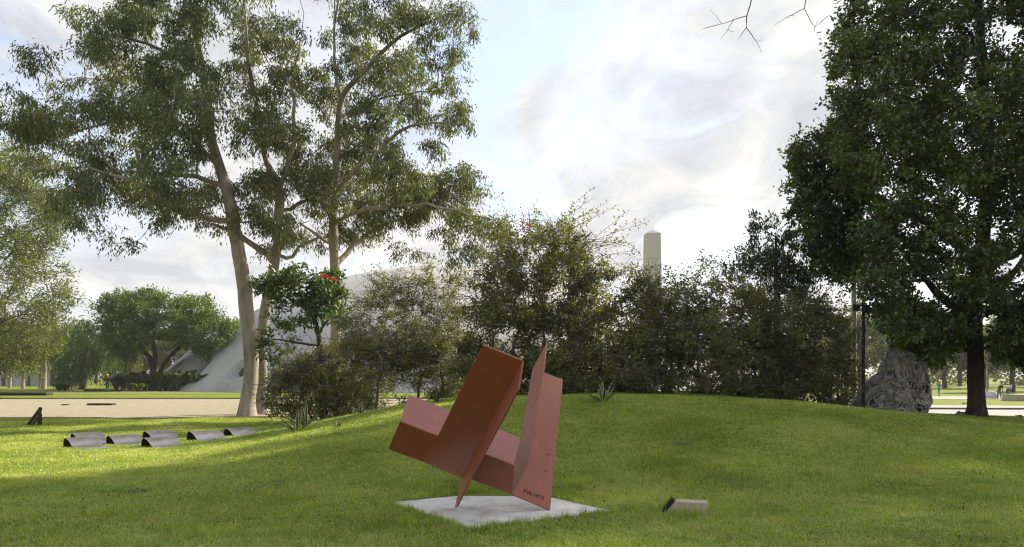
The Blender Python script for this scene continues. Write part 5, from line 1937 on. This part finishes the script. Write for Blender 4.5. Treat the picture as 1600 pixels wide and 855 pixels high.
# longer fringe along the slab and weedy tufts
ex, ey, es = [], [], []
for a0, b0, n in ((cf_, cr_, 120), (cf_, cl_, 130), (cr_, cb_, 60), (cl_, cb_, 60)):
    t = rng.random(n)
    outw = norm((a0 + b0) / 2 - scen)[:2]
    o_ = rng.uniform(.01, .10, n)
    ex.append(a0[0] + (b0[0] - a0[0]) * t + outw[0] * o_)
    ey.append(a0[1] + (b0[1] - a0[1]) * t + outw[1] * o_)
    es.append(rng.uniform(.8, 1.9, n))
for wx, wy, n in ((2.05, 8.65, 26), (2.45, 8.55, 22), (1.9, 8.4, 14), (-3.1, 7.6, 25), (2.4, 12, 20), (4.4, 11.2, 20), (-1.2, 8.1, 12), (0.9, 10.6, 25), (-4.6, 8.8, 25), (5.0, 8.2, 20), (-4.5, 16.9, 20), (-1.9, 17.5, 12), (2.0, 17.2, 20)):
    ex.append(wx + rng.normal(size=n) * .16)
    ey.append(wy + rng.normal(size=n) * .12)
    es.append(rng.uniform(1.5, 2.8, n))
ex, ey, es = map(np.concatenate, (ex, ey, es))
k = ~in_slab(ex, ey, .0)
x = np.concatenate([x, ex[k]])
y = np.concatenate([y, ey[k]])
sc = np.concatenate([sc, .55 + 0 * ex[k]])
hs = np.concatenate([hs, es[k] * 1.3])
pts = np.stack([x, y, ground(x, y)], -1)
gme = bpy.data.meshes.new('grass_blades')
gme.vertices.add(len(pts))
gme.vertices.foreach_set('co', pts.astype(np.float32).ravel())
gme.update()
for nm, arr in (('gs', sc), ('gh', hs), ('gr', rng.random(len(pts)) * 6.2832)):
    a_ = gme.attributes.new(nm, 'FLOAT', 'POINT')
    a_.data.foreach_set('value', arr.astype(np.float32))
grass = link('grass_blades', gme, None, M['grass'])
tag(grass, 'short green lawn grass covering the mound and foreground', 'grass', kind='stuff')
ng = bpy.data.node_groups.new('grass_scatter', 'GeometryNodeTree')
ng.interface.new_socket('Geometry', in_out='INPUT', socket_type='NodeSocketGeometry')
ng.interface.new_socket('Geometry', in_out='OUTPUT', socket_type='NodeSocketGeometry')
gi = ng.nodes.new('NodeGroupInput')
go = ng.nodes.new('NodeGroupOutput')
ci = ng.nodes.new('GeometryNodeCollectionInfo')
ci.inputs['Collection'].default_value = gcol
ci.inputs['Separate Children'].default_value = True
ci.inputs['Reset Children'].default_value = True
ip = ng.nodes.new('GeometryNodeInstanceOnPoints')
ip.inputs['Pick Instance'].default_value = True
m2p = ng.nodes.new('GeometryNodeMeshToPoints')


def gattr(nm):
    n = ng.nodes.new('GeometryNodeInputNamedAttribute')
    n.data_type = 'FLOAT'
    n.inputs['Name'].default_value = nm
    return n


cs_, cr2 = ng.nodes.new('ShaderNodeCombineXYZ'), ng.nodes.new('ShaderNodeCombineXYZ')
a1_, a2_, a3_ = gattr('gs'), gattr('gh'), gattr('gr')
ng.links.new(a1_.outputs[0], cs_.inputs[0])
ng.links.new(a1_.outputs[0], cs_.inputs[1])
ng.links.new(a2_.outputs[0], cs_.inputs[2])
ng.links.new(a3_.outputs[0], cr2.inputs[2])
ng.links.new(gi.outputs[0], m2p.inputs[0])
ng.links.new(m2p.outputs[0], ip.inputs['Points'])
ng.links.new(ci.outputs[0], ip.inputs['Instance'])
ng.links.new(cs_.outputs[0], ip.inputs['Scale'])
ng.links.new(cr2.outputs[0], ip.inputs['Rotation'])
ng.links.new(ip.outputs[0], go.inputs[0])
gmod = grass.modifiers.new('scatter', 'NODES')
gmod.node_group = ng

# fallen leaves and tiny daisies on the lawn
n = 3600
x, y = grass_points(n, 6.6, 22, 1.1)
k = ~in_slab(x, y, .1)
x, y = x[k], y[k]
p = np.stack([x, y, ground(x, y) + rng.uniform(.02, .05, len(x))], -1)
dv_ = rand_unit(len(x))
dv_[:, 2] *= .25
lv, lq = leaf_quads(p, dv_, np.tile([0, 0, 1.0], (len(x), 1)) + rand_unit(len(x)) * .5, rng.uniform(.02, .065, len(x)), rng.uniform(.012, .03, len(x)))
o = link('fallen_leaves', mesh_np('fallen_leaves', lv, [lq], False, rng.random(len(x)) ** 1.8), None, M['litter'])
tag(o, 'small dry leaves scattered over the lawn', 'leaves', kind='stuff')
# clover and other broad-leaved weeds in patches
nc_ = 230
cx_, cy_ = grass_points(nc_, 6.5, 21, 1.2)
n_ = rng.integers(15, 90, nc_)
ci_ = np.repeat(np.arange(nc_), n_)
sp_ = rng.uniform(.05, .30, nc_)
x = cx_[ci_] + rng.normal(size=len(ci_)) * sp_[ci_] * 1.3
y = cy_[ci_] + rng.normal(size=len(ci_)) * sp_[ci_]
k = ~in_slab(x, y, .12)
x, y, ci_ = x[k], y[k], ci_[k]
p = np.stack([x, y, ground(x, y) + rng.uniform(.02, .055, len(x))], -1)
dv_ = rand_unit(len(x))
dv_[:, 2] = np.abs(dv_[:, 2]) * .5
lv, lq = leaf_quads(p, dv_, np.tile([0, 0, 1.0], (len(x), 1)) + rand_unit(len(x)) * .6, rng.uniform(.02, .055, len(x)), rng.uniform(.014, .028, len(x)))
o = link('lawn_weeds', mesh_np('lawn_weeds', lv, [lq], False, np.clip(rng.normal(.5, .3, nc_)[ci_] + rng.normal(0, .15, len(x)), 0, 1)), None, mat_leaf('weed_leaf', (0.07, 0.13, 0.03), (0.30, 0.38, 0.12), .35, .06))
tag(o, 'patches of clover and broad-leaved weeds in the lawn', 'weeds', kind='stuff')
n = 260
x, y = grass_points(n, 9, 28, 1.4)
p = np.stack([x, y, ground(x, y) + .055], -1)
dv_ = rand_unit(n)
dv_[:, 2] *= .2
lv, lq = leaf_quads(p, dv_, np.tile([0, 0, 1.0], (n, 1)) + rand_unit(n) * .3, np.full(n, .022), np.full(n, .020))
o = link('daisies', mesh_np('daisies', lv, [lq], False, rng.random(n)), None, M['daisy'])
tag(o, 'tiny white flowers dotted in the lawn', 'flowers', kind='stuff')
# litter on the slab
n = 26
t = rng.random((n, 2))
p = cf_ + (cr_ - cf_) * t[:, :1] + (cl_ - cf_) * t[:, 1:]
p[:, 2] = SL_TOP + .004
dv_ = rand_unit(n)
dv_[:, 2] *= .1
lv, lq = leaf_quads(p, dv_, np.tile([0, 0, 1.0], (n, 1)) + rand_unit(n) * .15, rng.uniform(.012, .035, n), rng.uniform(.006, .016, n))
o = link('slab_litter', mesh_np('slab_litter', lv, [lq], False, rng.random(n) * .5), None, M['litter'])
tag(o, 'few dry leaf bits lying on the concrete slab', 'leaves', kind='stuff')

# ------------------------------------------------------------------ light haze in the air
mh = bpy.data.materials.new('haze')
mh.use_nodes = True
th_ = mh.node_tree
th_.nodes.clear()
pv = nd(th_, 'ShaderNodeVolumePrincipled')
pv.inputs['Color'].default_value = (0.93, 0.94, 0.95, 1)
pv.inputs['Density'].default_value = HAZE
pv.inputs['Anisotropy'].default_value = 0.2
oh = nd(th_, 'ShaderNodeOutputMaterial')
th_.links.new(pv.outputs[0], oh.inputs['Volume'])
mb = MB()
mb.box((0, 390, 39), (1420, 1040, 82))
o = link('haze', mb.mesh('haze'), None, mh)
tag(o, 'thin pale haze over the whole park', 'haze', kind='stuff')
